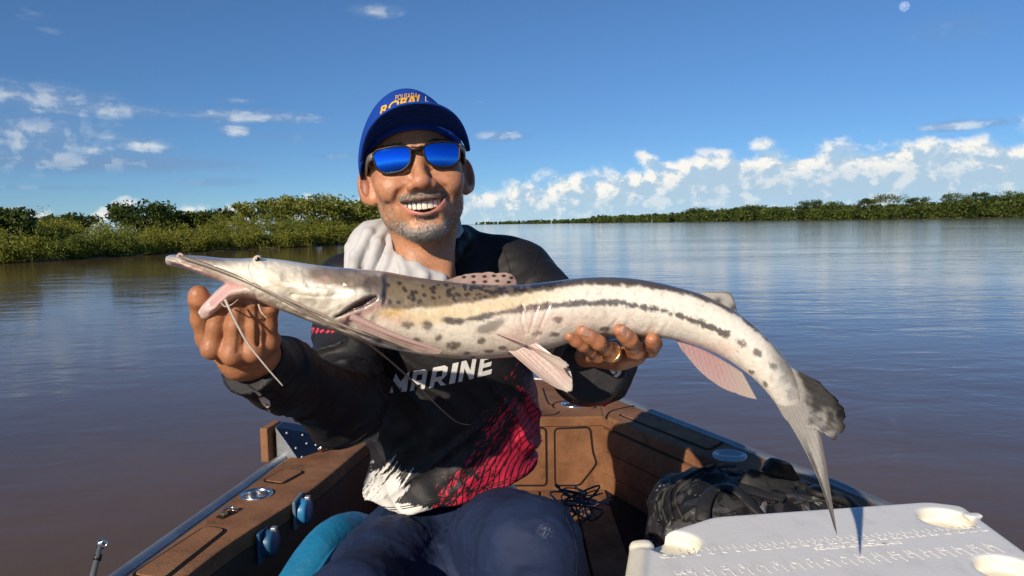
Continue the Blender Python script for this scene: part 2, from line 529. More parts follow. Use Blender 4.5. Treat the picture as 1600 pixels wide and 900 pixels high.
# ------------------------------------------------------------------ river
def water_col(g, co, base):
    return g.mix(g.map(g.noise(co, .35, 4, .6), .3, .7), (.090, .056, .031), (.122, .078, .043))
wm = material('river_water', rough=.055, spec=.5, color_fn=water_col)
g = NB(wm.node_tree)
pr = [q for q in wm.node_tree.nodes if q.type == 'BSDF_PRINCIPLED'][0]
pr.inputs['IOR'].default_value = 1.333
co = g.n('ShaderNodeTexCoord').outputs['Object']
def stretched(kx, ky, rz=0.0):
    mp = g.n('ShaderNodeMapping'); g.put(mp.inputs[0], co)
    mp.inputs['Rotation'].default_value = (0, 0, rz); mp.inputs['Scale'].default_value = (kx, ky, 1)
    return mp.outputs[0]
calm = g.map(g.noise(stretched(.05, .16, .15), 1.0, 3, .6), .35, .68, .30, 1.0)
nrm = None
for (vec, sc_, dist_, det_) in ((stretched(.5, 1.0, .25), 1.1, .020, 2), (stretched(.55, 1.0, -.2), 4.5, .0075, 3), (stretched(.6, 1.0, .1), 17.0, .0018, 3)):
    bp = g.n('ShaderNodeBump'); bp.inputs['Distance'].default_value = dist_
    g.put(bp.inputs['Strength'], calm); g.put(bp.inputs['Height'], g.noise(vec, sc_, det_, .55, dist=.6))
    if nrm: g.put(bp.inputs['Normal'], nrm)
    nrm = bp.outputs[0]
g.put(pr.inputs['Normal'], nrm)
bm = bmesh.new()
ys = [-400, -20, 0, 5, 20, 60, 200, 800, 3000, 12000]
rows = []
for y in ys:
    w = 400 + abs(y) * 1.3
    rows.append([bm.verts.new((x * w, y, 0)) for x in (-1, -.3, 0, .3, 1)])
for a_, c_ in zip(rows[:-1], rows[1:]):
    for i in range(4): bm.faces.new((a_[i], a_[i + 1], c_[i + 1], c_[i]))
tag(bm_obj('river', bm, wm), kind='structure')

# ------------------------------------------------------------------ vegetation
def leaf_quads(C, size, nrm=None, up_bias=.3, aspect=.55):
    """one bent leaf face (quad) per centre"""
    n = len(C)
    d = rng.normal(size=(n, 3)); d[:, 2] += up_bias
    d /= np.linalg.norm(d, axis=1)[:, None]
    t = rng.normal(size=(n, 3)); t -= (t * d).sum(1)[:, None] * d; t /= np.linalg.norm(t, axis=1)[:, None] + 1e-9
    s = np.cross(d, t)
    size = np.broadcast_to(size, (n,))[:, None]
    a = C + t * size; e = C - t * size * .9
    l = C + s * size * aspect + d * size * .12; r_ = C - s * size * aspect + d * size * .12
    V = np.stack([a, l, e, r_], 1).reshape(-1, 3)
    F = np.arange(4 * n).reshape(-1, 4)
    return V, F
def leaf_mat(name):
    mt = material(name, attr=True, rough=.55, spec=.3)
    g = NB(mt.node_tree)
    pr = [q for q in mt.node_tree.nodes if q.type == 'BSDF_PRINCIPLED'][0]
    out = [q for q in mt.node_tree.nodes if q.type == 'OUTPUT_MATERIAL'][0]
    tr = g.n('ShaderNodeBsdfTranslucent')
    at = g.n('ShaderNodeAttribute'); at.attribute_name = 'Col'
    g.put(tr.inputs[0], g.mix(1.0, at.outputs[0], (1.35, 1.35, .55), 'MULTIPLY'))
    mx = g.n('ShaderNodeMixShader'); mx.inputs[0].default_value = .45
    g.nt.links.new(pr.outputs[0], mx.inputs[1]); g.nt.links.new(tr.outputs[0], mx.inputs[2]); g.nt.links.new(mx.outputs[0], out.inputs[0])
    return mt
LEAF = leaf_mat('leaf')
BARK = material('bark', (.16, .12, .09), .9, vary=(6, .4), bump=[(20, .03, 4)])
PALEBARK = material('pale_bark', (.42, .38, .32), .9, vary=(6, .3))
def clump_pts(c, r, n, squash=.75, shell=.55):
    """points in the outer shell of a lumpy ellipsoid"""
    d = rng.normal(size=(n, 3)); d /= np.linalg.norm(d, axis=1)[:, None]
    rr = r * (shell + (1 - shell) * rng.random(n) ** .6)
    lump = .72 + .56 * vnoise(d * 2.3 + np.asarray(c) * 1.7 + 50)
    return np.asarray(c) + d * (rr * lump)[:, None] * np.array([1, 1, squash])
def leaf_cols(n, lo, hi, dark=.0):
    t = rng.random(n)[:, None] ** 1.2
    c = np.array(lo) * (1 - t) + np.array(hi) * t
    c *= (0.75 + .5 * rng.random(n))[:, None]
    return np.repeat(c, 4, 0)

# left bank: a low flooded thicket, its shoreline running away to the right
shore = np.array([(-30.5, 20.5), (-24, 24.5), (-18.9, 27.3), (-17.6, 32), (-16.4, 36.8), (-13.4, 42), (-10.2, 47), (-7.2, 54), (-5.4, 61), (-6.5, 72), (-14, 90)])
shp = smooth_path(shore, 400)
tang = np.gradient(shp, axis=0); tang /= np.linalg.norm(tang, axis=1)[:, None]
inl = np.stack([-tang[:, 1], tang[:, 0]], -1)       # inland side
bm = bmesh.new()
prev = None
for i in range(0, 400, 4):
    rowv = []
    for (off_, z) in ((-.3, -.15), (.2, .05), (1.5, .12), (9, .25), (22, .3)):
        q = shp[i] + inl[i] * (off_ + (.25 * math.sin(i * .31) if off_ < 1 else 0))
        rowv.append(bm.verts.new((q[0], q[1], z)))
    if prev:
        for k in range(4): bm.faces.new((prev[k], rowv[k], rowv[k + 1], prev[k + 1]))
    prev = rowv
bmesh.ops.recalc_face_normals(bm, faces=bm.faces)
tag(bm_obj('river_bank', bm, material('bank_mud', (.07, .06, .035), .95, vary=(3, .4), bump=[(8, .05, 4)])), kind='structure')
VV, FF, CC = [], [], []
nv = 0
def add_leaves(C, size, lo, hi, up_bias=.3, aspect=.55):
    global nv
    V, F = leaf_quads(C, size, up_bias=up_bias, aspect=aspect)
    VV.append(V); FF.append(F + nv); CC.append(leaf_cols(len(C), lo, hi)); nv += len(V)
for k in range(1000):
    i = int(rng.integers(0, 345))
    off_ = abs(rng.normal(0, 2.6)) + .15
    q = shp[i] + inl[i] * off_
    dist = math.hypot(*q)
    hgt = (0.34 + min(off_, 4.0) * .24 + rng.random() * .45) * (1.0 + .22 * sstep(38, 50, q[1]))
    r_ = .28 + .42 * rng.random() ** 1.5
    n_ = int(240 + 160 * rng.random())
    kind = vnoise(np.array([[q[0] * .35, q[1] * .35, 3.]]))[0] + .25 * rng.random()
    lo, hi = ((.14, .155, .024), (.34, .34, .065)) if kind > .44 else ((.070, .105, .020), (.22, .25, .048))
    z = max(.15, hgt - r_ * .6) * (.45 + .55 * rng.random()) if rng.random() < .45 else max(.2, hgt - r_ * .55)
    C = clump_pts((q[0], q[1], z), r_ * (1 + .1 * rng.random()), n_, .85, .35)
    C[:, 2] = np.maximum(C[:, 2], .03 + .1 * rng.random(n_))
    add_leaves(C, .018 + .00082 * dist * (.5 + .7 * rng.random(n_)), lo, hi)
# reeds and upright sprays along the water's edge and out of the top
for k in range(520):
    i = int(rng.integers(0, 345)); off_ = rng.random() * 3.6 - .1
    q = shp[i] + inl[i] * off_
    top_ = (.5 + off_ * .33 + .7 * rng.random()) * (1.0 + .2 * sstep(38, 50, q[1])); n_ = 34
    t = rng.random(n_)
    lean = rng.normal(0, .22, 2)
    C = np.stack([q[0] + lean[0] * t * t * 1.5 + rng.normal(0, .10, n_), q[1] + lean[1] * t + rng.normal(0, .10, n_), .05 + top_ * t], -1)
    add_leaves(C, .05 + .0009 * q[1], (.10, .13, .022), (.28, .30, .060), up_bias=-.1, aspect=.22)
tag(mesh_np('thicket', np.vstack(VV), np.vstack(FF), LEAF, col=np.vstack(CC), smooth=False), 'dense green flooded thicket along the left river bank', 'thicket', kind='stuff')

def tree(name, base, h, crown_r, label, group, lo, hi, n_cl=26, leaf=.1, squash=.6, trunk=BARK, trunk_r=.10, per=130, crown_frac=.5, open_=.5):
    base = np.asarray(base, float)
    t = empty(name, tuple(base)); tag(t, label, 'tree', group)
    tips = []
    Vt, Ft, nt_ = [], [], 0
    def limb(path, r0, r1, k=6):
        nonlocal nt_
        pth = smooth_path(path, 6)
        V, F, _ = tube_arrays(pth, np.linspace(r0, r1, 6), k, caps=False)
        Vt.append(V); Ft.append(F + nt_); nt_ += len(V)
    lean = rng.normal(0, .05 * h, 2)
    topc = base + np.array([lean[0], lean[1], h * (1 - crown_frac * .55)])
    limb([base - (0, 0, .2), base + np.array([lean[0] * .2, lean[1] * .2, h * .3]), topc], trunk_r, trunk_r * .4)
    cs = []
    for k in range(n_cl):
        a_ = rng.random() * 6.283; rr = crown_r * math.sqrt(rng.random()); 
        zc = h - crown_frac * h * (.15 + .80 * rng.random()) * (0.35 + .65 * (rr / crown_r)) 
        c = base + np.array([lean[0] + rr * math.cos(a_), lean[1] + rr * math.sin(a_), zc])
        cs.append(c)
        if k % 3 == 0:
            s_ = base + (topc - base) * (.35 + .5 * rng.random())
            limb([s_, s_ * .5 + c * .5 + np.array([0, 0, -.03 * h]), c], trunk_r * .35, trunk_r * .08, 5)
    Vl, Fl, Cl, n0 = [], [], [], 0
    for c in cs:
        r_ = crown_r * (.26 + .24 * rng.random()); n_ = int(per * (.7 + .6 * rng.random()))
        C = clump_pts(c, r_, n_, squash, .3)
        V, F = leaf_quads(C, leaf * (.7 + .6 * rng.random(n_)))
        Vl.append(V); Fl.append(F + n0); n0 += len(V)
        sh = .75 + .5 * rng.random()
        Cl.append(leaf_cols(n_, np.array(lo) * sh, np.array(hi) * sh))
    mesh_np('trunk', np.vstack(Vt), np.vstack(Ft), trunk, t)
    mesh_np('crown', np.vstack(Vl), np.vstack(Fl), LEAF, t, col=np.vstack(Cl), smooth=False)
    return t
DK = ((.026, .050, .014), (.092, .128, .030)); MD = ((.045, .078, .017), (.155, .195, .042)); PL = ((.115, .14, .030), (.30, .31, .075))
def left_tree(px, base_y, d, top_px, r, label, cols, **kw):
    q = P(px, 380, d)
    h = P(px, top_px, d).z
    return tree('riverside_tree', (q.x, q.y, .1), h, r, label, 'trees rising from the left bank thicket', *cols, **kw)
left_tree(4, 0, 31, 331, 1.3, 'dark tree at the far left edge of the left bank', DK, leaf=.09)
left_tree(110, 0, 44, 341, 1.5, 'low dark round tree behind the thicket left of the domed tree', DK, leaf=.10)
left_tree(42, 0, 46, 344, 1.1, 'small dark tree between the leftmost tree and the low round one', DK, leaf=.10, n_cl=16)
left_tree(226, 0, 40, 323, 1.55, 'tall dark domed tree standing above the left thicket', DK, leaf=.10, n_cl=34)
left_tree(285, 0, 43, 333, 1.25, 'mid green bushy tree right beside the domed tree', MD, leaf=.10)
left_tree(352, 0, 52, 334, 1.5, 'dark rounded tree in the middle of the left bank', DK, leaf=.11)
left_tree(388, 0, 50, 320, 1.0, 'slender pale tree with open crown in the middle of the left bank', PL, leaf=.10, n_cl=16, per=80)
left_tree(437, 0, 50, 313, 1.6, 'open feathery green tree between the slender pale tree and the tallest one', PL, leaf=.11, n_cl=26, per=90)
left_tree(488, 0, 50, 309, 1.9, 'tallest light green tree of the left bank with a wide feathery crown', PL, leaf=.11, n_cl=34, per=100)
left_tree(556, 0, 52, 316, 2.0, 'wide light green tree just left of the man\'s ear', PL, leaf=.11, n_cl=34, per=100)
left_tree(600, 0, 56, 322, 2.0, 'light green tree mostly hidden behind the man\'s cheek', MD, leaf=.12, n_cl=26, per=100)

# right bank: tall forest far across the river, shrinking towards the middle of the picture
fl = np.array([(620, 330), (470, 470), (381, 560), (318, 700), (262, 930), (236, 1300), (215, 1900), (120, 2900), (-160, 4200), (-900, 5600)], float)
flp = smooth_path(fl, 900)
tg = np.gradient(flp, axis=0); tg /= np.linalg.norm(tg, axis=1)[:, None]
fin = np.stack([tg[:, 1], -tg[:, 0]], -1)
fin *= np.sign((fin * np.array([1, .3])).sum(1))[:, None]
bm = bmesh.new(); prev = None
for i in range(0, 900, 10):
    rowv = [bm.verts.new((*(flp[i] + fin[i] * o_), z)) for o_, z in ((-6, -.3), (2, .5), (60, 1.5), (200, 2))]
    if prev:
        for k in range(3): bm.faces.new((prev[k], rowv[k], rowv[k + 1], prev[k + 1]))
    prev = rowv
bmesh.ops.recalc_face_normals(bm, faces=bm.faces)
tag(bm_obj('far_bank', bm, material('far_bank_soil', (.10, .085, .055), .95, vary=(.05, .4))), kind='structure')
seglen = np.concatenate([[0], np.cumsum(np.linalg.norm(np.diff(flp, axis=0), axis=1))])
VV, FF, CC, nv = [], [], [], 0
def far_profile(d):   # canopy height along the bank
    return 15.5
for k in range(1500):
    # even in picture width: choose by bearing
    u = rng.random()
    px_ = 745 + (1680 - 745) * u ** .8
    bear = (px_ - 800) / F_PX
    i = int(np.argmin(np.abs(flp[:, 0] / flp[:, 1] - bear)))
    y = flp[i, 1]
    off_ = rng.random() ** 1.5 * min(45, 14 + y * .02)
    q = flp[i] + fin[i] * off_ + rng.normal(0, y * .004, 2)
    y = q[1]
    h = (11.0 + 6.0 * rng.random() * min(1, off_ / 12 + .2)) * (.75 + .5 * vnoise(np.array([[q[0] * .02, q[1] * .006, 9.]]))[0]) * (1 if y < 2000 else .9)
    r_ = 2.0 + 1.8 * rng.random() + y * .0012
    n_ = int(np.clip(46 - y * .010, 16, 60))
    lo, hi = DK if rng.random() < .35 else MD
    for lev in range(3):
        zc = h - r_ * .5 - lev * r_ * 1.1 * .9
        if zc < .5: break
        C = clump_pts((q[0], q[1], zc), r_, n_, .75, .3)
        C[:, 2] = np.maximum(C[:, 2], .3)
        add_leaves(C, (.48 + y * .0011) * (.6 + .7 * rng.random(n_)), np.array(lo) * 1.0, np.array(hi) * 1.0)
tag(mesh_np('forest', np.vstack(VV), np.vstack(FF), LEAF, col=np.vstack(CC), smooth=False), 'distant dark green forest lining the right river bank', 'forest', kind='stuff')
for (px_, top_, w_, lab) in ((1372, 304, 27, 'broad flat-topped tree rising highest above the far right forest'), (1345, 311, 15, 'smaller crown left of the broad flat-topped tree in the far forest'),
                             (1415, 309, 17, 'rounded crown right of the broad flat-topped tree in the far forest'), (1480, 303, 22, 'umbrella-shaped tree in the far forest, second from the right edge'),
                             (1525, 301, 16, 'tall narrow crown in the far forest near the right edge'), (1572, 299, 26, 'tall broad tree in the far forest at the right edge of the view'),
                             (1255, 314, 22, 'wide crown in the far forest below the tallest cloud tops'), (1290, 316, 16, 'rounded far tree between the wide crown and the flat-topped tree'),
                             (1165, 322, 20, 'dome-shaped crown in the middle of the far forest'), (1080, 326, 16, 'leftmost tree standing out above the far forest line')):
    bear = (px_ - 800) / F_PX
    i = int(np.argmin(np.abs(flp[:, 0] / flp[:, 1] - bear)))
    q = flp[i] + fin[i] * 9
    h = P(px_, top_, q[1]).z
    sc_ = q[1] / F_PX
    tree('forest_tree', (q[0], q[1], .8), h - .8, w_ * sc_ * .95, lab, 'trees standing out of the far forest', *(DK if px_ % 2 else MD), n_cl=26, leaf=1.05 * sc_, squash=.55, trunk=PALEBARK, trunk_r=.6 * sc_ * 1.0, per=60, crown_frac=.42)

# the moon in the daytime sky
mp_ = CAMP + (fwd * F_PX + c_rt * (1413 - 800) - c_up * (10 - 450)).normalized() * 9000
mm = bpy.data.materials.new('moon_rock'); mm.use_nodes = True
g = NB(mm.node_tree); g.nt.nodes.clear()
df = g.n('ShaderNodeBsdfDiffuse'); tp = g.n('ShaderNodeBsdfTransparent'); ad = g.n('ShaderNodeAddShader'); ou = g.n('ShaderNodeOutputMaterial')
co = g.n('ShaderNodeTexCoord').outputs['Object']
g.put(df.inputs[0], g.mix(g.map(g.noise(co, .035, 3, .6), .4, .65), (.05, .05, .05), (.17, .165, .155)))
g.nt.links.new(df.outputs[0], ad.inputs[0]); g.nt.links.new(tp.outputs[0], ad.inputs[1]); g.nt.links.new(ad.outputs[0], ou.inputs[0])
bm = bmesh.new(); bmesh.ops.create_uvsphere(bm, u_segments=40, v_segments=24, radius=9000 * 6.6 / F_PX)
mo = bm_obj('moon', bm, mm, smooth=True); mo.location = mp_
tag(mo, 'small pale daytime moon at the top right of the sky', 'moon')

# ------------------------------------------------------------------ boat
ZG, ZF = CAM_H - .62, CAM_H - .86        # gunwale and floor heights
EVA_L = [(150, .0012, 3), (700, .0006, 2)]
def eva_col(g, co, base):
    n1 = g.noise(co, 7, 6, .65); n2 = g.noise(co, 60, 4, .6)
    c = g.mix(g.map(n1, .3, .72), (.150, .066, .031), (.275, .133, .064))
    sc = g.noise(g.vmath('MULTIPLY', co, (1, 1, 1)), 3.0, 8, .72, dist=1.2)
    c = g.mix(g.map(sc, .50, .62, 0, .45), c, (.27, .155, .088))
    c = g.mix(g.map(n2, .62, .8, 0, .35), c, (.30, .18, .11))
    return g.mix(g.map(g.noise(co, 18, 6, .7), .52, .70, 0, .65), c, (.095, .042, .021))
EVA = material('brown_foam', rough=.75, spec=.25, color_fn=eva_col, bump=EVA_L)
GROOVE = material('dark_groove', (.012, .010, .010), .8, spec=.2)
ALU = material('boat_aluminium', (.36, .38, .40), .50, metal=.85, vary=(9, .25), bump=[(90, .0008, 4)])
ALU_D = material('painted_hull', (.10, .12, .14), .45, metal=.3, vary=(12, .3))
STEEL = material('stainless', (.62, .62, .61), .22, metal=1.0, vary=(60, .15))
BLKP = material('black_plastic', (.014, .014, .015), .42, vary=(40, .2))
WALLB = material('inner_liner', (.060, .032, .020), .7, vary=(14, .3), bump=[(200, .0008, 3)])
boat = empty('fishing_boat', (0, 1.6, 0))
tag(boat, 'small fishing boat with brown foam-clad gunwales and bow deck around the seated man', 'boat')

outerL = [(-.93, -1.2), (-.86, 0.0), (-.775, .85), (-.718, 1.326), (-.668, 1.70), (-.622, 2.02), (-.515, 2.40), (-.35, 2.73)]
outerR = [(1.02, -1.2), (1.0, .3), (.92, 1.15), (.777, 1.631), (.664, 1.894), (.467, 2.352), (.330, 2.67)]
tip = [(-.20, 2.89), (.02, 2.96), (.22, 2.85)]
innerL = [(-.76, -1.2), (-.70, 0.0), (-.632, .85), (-.584, 1.331), (-.486, 1.70), (-.425, 2.06), (-.36, 2.34)]
innerR = [(.84, -1.2), (.82, .3), (.735, 1.15), (.62, 1.60), (.50, 1.894), (.289, 2.34)]
oL = smooth_path(outerL, 60); oR = smooth_path(outerR, 60); iL = smooth_path(innerL, 60); iR = smooth_path(innerR, 60)
def strip(name, A, B, z0, z1, mat_, bevel=.006):
    pts = [tuple(q) for q in A] + [tuple(q) for q in B[::-1]]
    return prism(name, pts, z0, z1, mat_, boat, bevel)
# gunwale tops and bow deck, foam-clad
RIMW = .022
def off_in(A, d, side):
    T = np.gradient(A, axis=0); T /= np.linalg.norm(T, axis=1)[:, None]
    return A + np.stack([T[:, 1], -T[:, 0]], -1) * d * side
oLi = off_in(oL, RIMW, 1); oRi = off_in(oR, RIMW, -1)
gunL = strip('left_gunwale', oLi, iL, ZG - .035, ZG, EVA)
gunL['label'] = 'worn brown foam-clad left gunwale top'
strip('right_gunwale', oRi, iR, ZG - .035, ZG, EVA)
deck = [tuple(iL[-1]), tuple(iR[-1]), tuple(oRi[-1])] + [tuple(q) for q in off_in(smooth_path([outerR[-1]] + tip[::-1] + [outerL[-1]], 20), .012, -1)[1:-1]] + [tuple(oLi[-1])]
bowd = prism('bow_deck', deck, ZG - .033, ZG - .002, EVA, boat, .006)
# aluminium rim and hull sides
full = np.vstack([oL, smooth_path([outerL[-1]] + tip + [outerR[-1]], 16)[1:-1], oR[::-1]])
rimp = np.hstack([full, np.full((len(full), 1), ZG - .006)])
tube('rim', rimp, .013, ALU, boat, k=10)
rim2 = np.hstack([off_in(full, .017, 1), np.full((len(full), 1), ZG - .012)])
tube('rim_channel', rim2, .009, ALU_D, boat, k=8)
cx = np.array([0.05, .9])
def ringz(sc_, z): return np.hstack([cx + (full - cx) * sc_, np.full((len(full), 1), z)])
L0 = ringz(1.0, ZG - .012); L1 = ringz(.985, ZG - .12); L2 = ringz(.95, .10); L3 = ringz(.86, -.12)
n_ = len(full)
V = np.vstack([L0, L1, L2, L3]); F = []
for a_ in range(3):
    i = np.arange(n_ - 1)
    F.append(np.stack([a_ * n_ + i, a_ * n_ + i + 1, (a_ + 1) * n_ + i + 1, (a_ + 1) * n_ + i], -1))
mesh_np('hull', V, np.vstack(F), ALU, boat)
# inner walls
def wall(name, A, z0, z1, mat_, t=.02, side=1, parent=boat):
    B = off_in(A, t, side)
    return prism(name, [tuple(q) for q in A] + [tuple(q) for q in B[::-1]], z0, z1, mat_, parent)
wall('left_liner', off_in(iL, -.002, -1), ZF - .2, ZG - .036, WALLB, .02, -1)
# right inner wall: three foam planks
iRs = smooth_path(innerR, 60)
for k in range(3):
    z1 = ZG - .040 - k * .076; z0 = z1 - .071
    o = wall('side_plank', off_in(iRs, .004 * (k - 2), 1), z0, z1, EVA, .016, 1)
wall('right_liner', off_in(iR, .018, 1), ZF - .2, ZG - .036, GROOVE, .01, 1)
# bow bulkhead: vertical face under the deck, with raised foam panels
FB = Matrix(((1, 0, 0, 0), (0, 0, -1, 2.345), (0, 1, 0, 0), (0, 0, 0, 1)))     # local x,y -> world x,z ; local z -> towards camera
prism('bulkhead', [(-.40, ZF - .2), (.292, ZF - .2), (.292, ZG - .036), (-.40, ZG - .036)], -.03, 0, EVA, boat, .003, FB)
def fpx(px, py):
    q = P(px, py, 2.345); return (q.x, q.z)
def pad_on(frame, poly, r, name='foam_panel', g_=.006, h=.004):
    o = rounded(poly, r)
    prism('groove', inset(o, -g_), -.002, .0015, GROOVE, boat, 0, frame)
    prism(name, o, 0, h, EVA, boat, .002, frame)
pad_on(FB, [fpx(868, 671), fpx(921, 669), fpx(925, 706), fpx(931, 724), fpx(905, 757), fpx(869, 757)], .012)
pad_on(FB, [fpx(800, 671), fpx(852, 670), fpx(853, 757), fpx(800, 757)], .012)
pad_on(FB, [fpx(700, 671), fpx(784, 670), fpx(784, 757), fpx(700, 757)], .012)
# foam panels on deck and gunwales (outlined by dark grooves)
FG = Matrix.Translation((0, 0, ZG))
FD = Matrix.Translation((0, 0, ZG - .002))
def gz(px, py, z=ZG):
    q = PZ(px, py, z); return (q.x, q.y)
pad_on(FG, [gz(208, 899), gz(255, 906), gz(352, 829), gz(322, 824)], .014)
pad_on(FG, [gz(413, 752), gz(441, 756), gz(474, 738), gz(447, 732)], .012)
pad_on(FG, [gz(968, 648), gz(1000, 644), gz(1128, 692), gz(1107, 703)], .014)
def groove_line(frame_z, pts, w=.005):
    q = smooth_path([gz(*p_) for p_ in pts], 24)
    a_ = off_in(q, w / 2, 1); c_ = off_in(q, -w / 2, 1)
    prism('groove', [tuple(v) for v in a_] + [tuple(v) for v in c_[::-1]], frame_z - .002, frame_z + .0016, GROOVE, boat)
groove_line(ZG - .002, [(848, 606), (856, 628), (866, 633)])
_c = gz(897, 633)
def arc_groove(c, r, a0, a1, z, w=.005):
    t = np.linspace(a0, a1, 40)
    o_ = [(c[0] + (r + w / 2) * math.cos(a), c[1] + (r + w / 2) * math.sin(a)) for a in t]; i_ = [(c[0] + (r - w / 2) * math.cos(a), c[1] + (r - w / 2) * math.sin(a)) for a in t]
    prism('groove', o_ + i_[::-1], z - .002, z + .0016, GROOVE, boat)
arc_groove(_c, .074, R(-35), R(205), ZG - .002)
groove_line(ZG - .002, [(820, 648), (845, 648.5), (866, 647), (875, 642)])
groove_line(ZG - .002, [(903, 612), (902, 619)])
groove_line(ZG, [(946, 653), (954, 643), (972, 638), (990, 634)])
# floor of foam planks
fl_o = [(-.66, -1.0), (.72, -1.0), (.70, .6), (.62, 1.4), (.46, 1.95), (.31, 2.33), (-.37, 2.33), (-.46, 1.9), (-.56, 1.3), (-.63, .6)]
prism('floor', fl_o, ZF - .03, ZF - .004, GROOVE, boat)
for k in range(13):
    x0 = -.66 + k * .106
    x1 = x0 + .099
    xm = (x0 + x1) / 2
    ymax = 2.325 if -.36 < x0 and x1 < .30 else (1.75 if abs(xm) < .5 else 1.15)
    box('floor_plank', ((x0 + x1) / 2, (ymax - .9) / 2, ZF - .002), (x1 - x0, ymax + .9, .008), EVA, boat, .002)
# fittings
def bore(host, c, r):
    bm = bmesh.new(); bmesh.ops.create_cone(bm, segments=48, radius1=r, radius2=r, depth=.2, cap_ends=True)
    bmesh.ops.translate(bm, verts=bm.verts, vec=c)
    cut = bm_obj('cutter', bm)
    md = host.modifiers.new('bore', 'BOOLEAN'); md.operation = 'DIFFERENCE'; md.object = cut; md.solver = 'EXACT'
    dg = bpy.context.evaluated_depsgraph_get()
    me = bpy.data.meshes.new_from_object(host.evaluated_get(dg))
    host.modifiers.clear(); old = host.data; host.data = me; bpy.data.meshes.remove(old)
    bpy.data.objects.remove(cut)
def cup(px, py, z, r, label, inner=STEEL, host=None):
    q = gz(px, py, z)
    c = (q[0], q[1], z)
    bore(host, c, r * 1.02)
    o = lathe('cup_holder', [(r * 1.20, .0), (r * 1.20, .003), (r * 1.12, .005), (r * 1.0, .004), (r * .97, -.002), (r * .96, -.028)], c, STEEL, boat)
    lathe('cup_well', [(r * .965, -.006), (r * .95, -.026), (r * .86, -.029), (r * .40, -.028), (r * .36, -.025), (.0001, -.025)], c, inner, o)
    o['label'] = label
    return o
DARKM = material('cup_shadow', (.05, .06, .06), .35, metal=.6)  # darker metal for the well: the cup's inner shade as colour
c1_ = cup(401, 773, ZG, .031, 'shiny steel cup holder in the left gunwale', host=gunL)
for a_ in (.6, 2.7, 4.8):
    q = gz(401, 773); lathe('screw', [(.0035, -.001), (.0035, .002), (.0001, .003)], (q[0] + .022 * math.cos(a_), q[1] + .022 * math.sin(a_), ZG - .027), STEEL, c1_, n=12)
cup(897, 632, ZG - .002, .038, 'steel cup holder in the bow deck, its well coloured as shaded', DARKM, host=bowd)
CLEAR = material('clear_plastic', (.35, .40, .44), .18, spec=.6)
q = gz(1140, 714)
lathe('cup_holder', [(.044, 0), (.044, .006), (.038, .010), (.030, .006), (.026, .002), (.0001, .002)], (q[0], q[1], ZG), CLEAR, boat)['label'] = 'translucent grey cup holder rim on the right gunwale'
# brass latch let into the left gunwale
q = gz(354, 805)
BRASS = material('brass', (.70, .45, .20), .28, metal=1.0, vary=(80, .3))
rl = Matrix.Rotation(R(-62), 3, 'Z')
hole = prism('latch_recess', rounded([(-.020, -.011), (.020, -.011), (.020, .011), (-.020, .011)], .004), 0, .0022, GROOVE, boat, 0, Matrix.Translation((q[0], q[1], ZG)) @ Matrix.Rotation(R(62), 4, 'Z'))
box('latch_body', (q[0] - .004, q[1] - .006, ZG + .005), (.013, .014, .008), BRASS, hole, .002, Matrix.Rotation(R(62), 3, 'Z'))
tube('latch_handle', smooth_path([(q[0] - .012, q[1] + .002, ZG + .004), (q[0] - .004, q[1] + .012, ZG + .011), (q[0] + .008, q[1] + .016, ZG + .011), (q[0] + .012, q[1] + .010, ZG + .004)], 14), .0028, STEEL, hole, k=8)
# blue socket covers on the left liner
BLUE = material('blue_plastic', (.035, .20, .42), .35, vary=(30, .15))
BLUE_SHADED = material('shaded_blue_plastic', (.02, .09, .19), .4, vary=(30, .15))  # darker copy of the blue plastic, shade put into its colour
def on_liner(px, py, x_off=.001):
    """point on the left inner wall seen at this pixel"""
    best = None
    for t in np.linspace(0, 1, 400):
        i = t * 59; k = min(int(i), 58); q = iL[k] + (iL[k + 1] - iL[k]) * (i - k)
        p_ = P(px, py, q[1])
        e = abs(p_.x - q[0] - x_off)
        if best is None or e < best[0]: best = (e, p_)
    return best[1]
nrmL = (1, -.12, .0)
for (px_, py_, r_, mt_, lab) in ((466, 798, .028, BLUE, 'bright blue round socket cover on the left inner wall'), (412, 848, .028, BLUE_SHADED, 'blue socket cover with shade in its colour, nearer the camera')):
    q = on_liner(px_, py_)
    o = box('socket_plate', q, (.008, .066, .066), BLUE_SHADED if mt_ is BLUE_SHADED else material('socket_grey', (.10, .17, .22), .4), boat, .004)
    o['label'] = lab
    lathe('socket_cap', [(r_, 0), (r_, .012), (r_ * .92, .017), (r_ * .4, .019), (.0001, .019)], (q.x + .008, q.y, q.z), mt_, o, nrmL)
    box('hinge', (q.x + .022, q.y + .004, q.z + r_ * .98), (.012, .014, .012), ALU, o, .003)

# bracket on the left gunwale: foam-faced block with a riveted navy side plate
NAVYM = material('navy_metal', (.010, .018, .045), .38, metal=.3, vary=(20, .2), bump=[(60, .0006, 3)])
br = empty('mounting_bracket', (*gz(450, 715), ZG))
tag(br, 'foam-faced block with a dark navy riveted plate standing on the left gunwale', 'bracket')
q0 = PZ(421, 716, ZG); yb = q0.y + .02
ax = Vector((.96, .28, 0)).normalized()
A_ = P(414, 665, yb); 
ang = -8
blk = box('foam_face', P(424, 689, yb + .02) , (.022, .085, .094), EVA, br, .004, Matrix.Rotation(R(ang), 3, 'Z'))
p0, p1, p2, p3 = P(432, 668, yb), P(527, 684, yb + .10), P(470, 724, yb - .03), P(432, 722, yb + .0)
bm = bmesh.new()
th = Vector((.0, .06, 0))
fr = [bm.verts.new(v) for v in (p0, p1, p2)]; bk = [bm.verts.new(v + th) for v in (p0, p1, p2)]
bm.faces.new(fr); bm.faces.new(bk[::-1])
for i in range(3): bm.faces.new((fr[i], bk[i], bk[(i + 1) % 3], fr[(i + 1) % 3]))
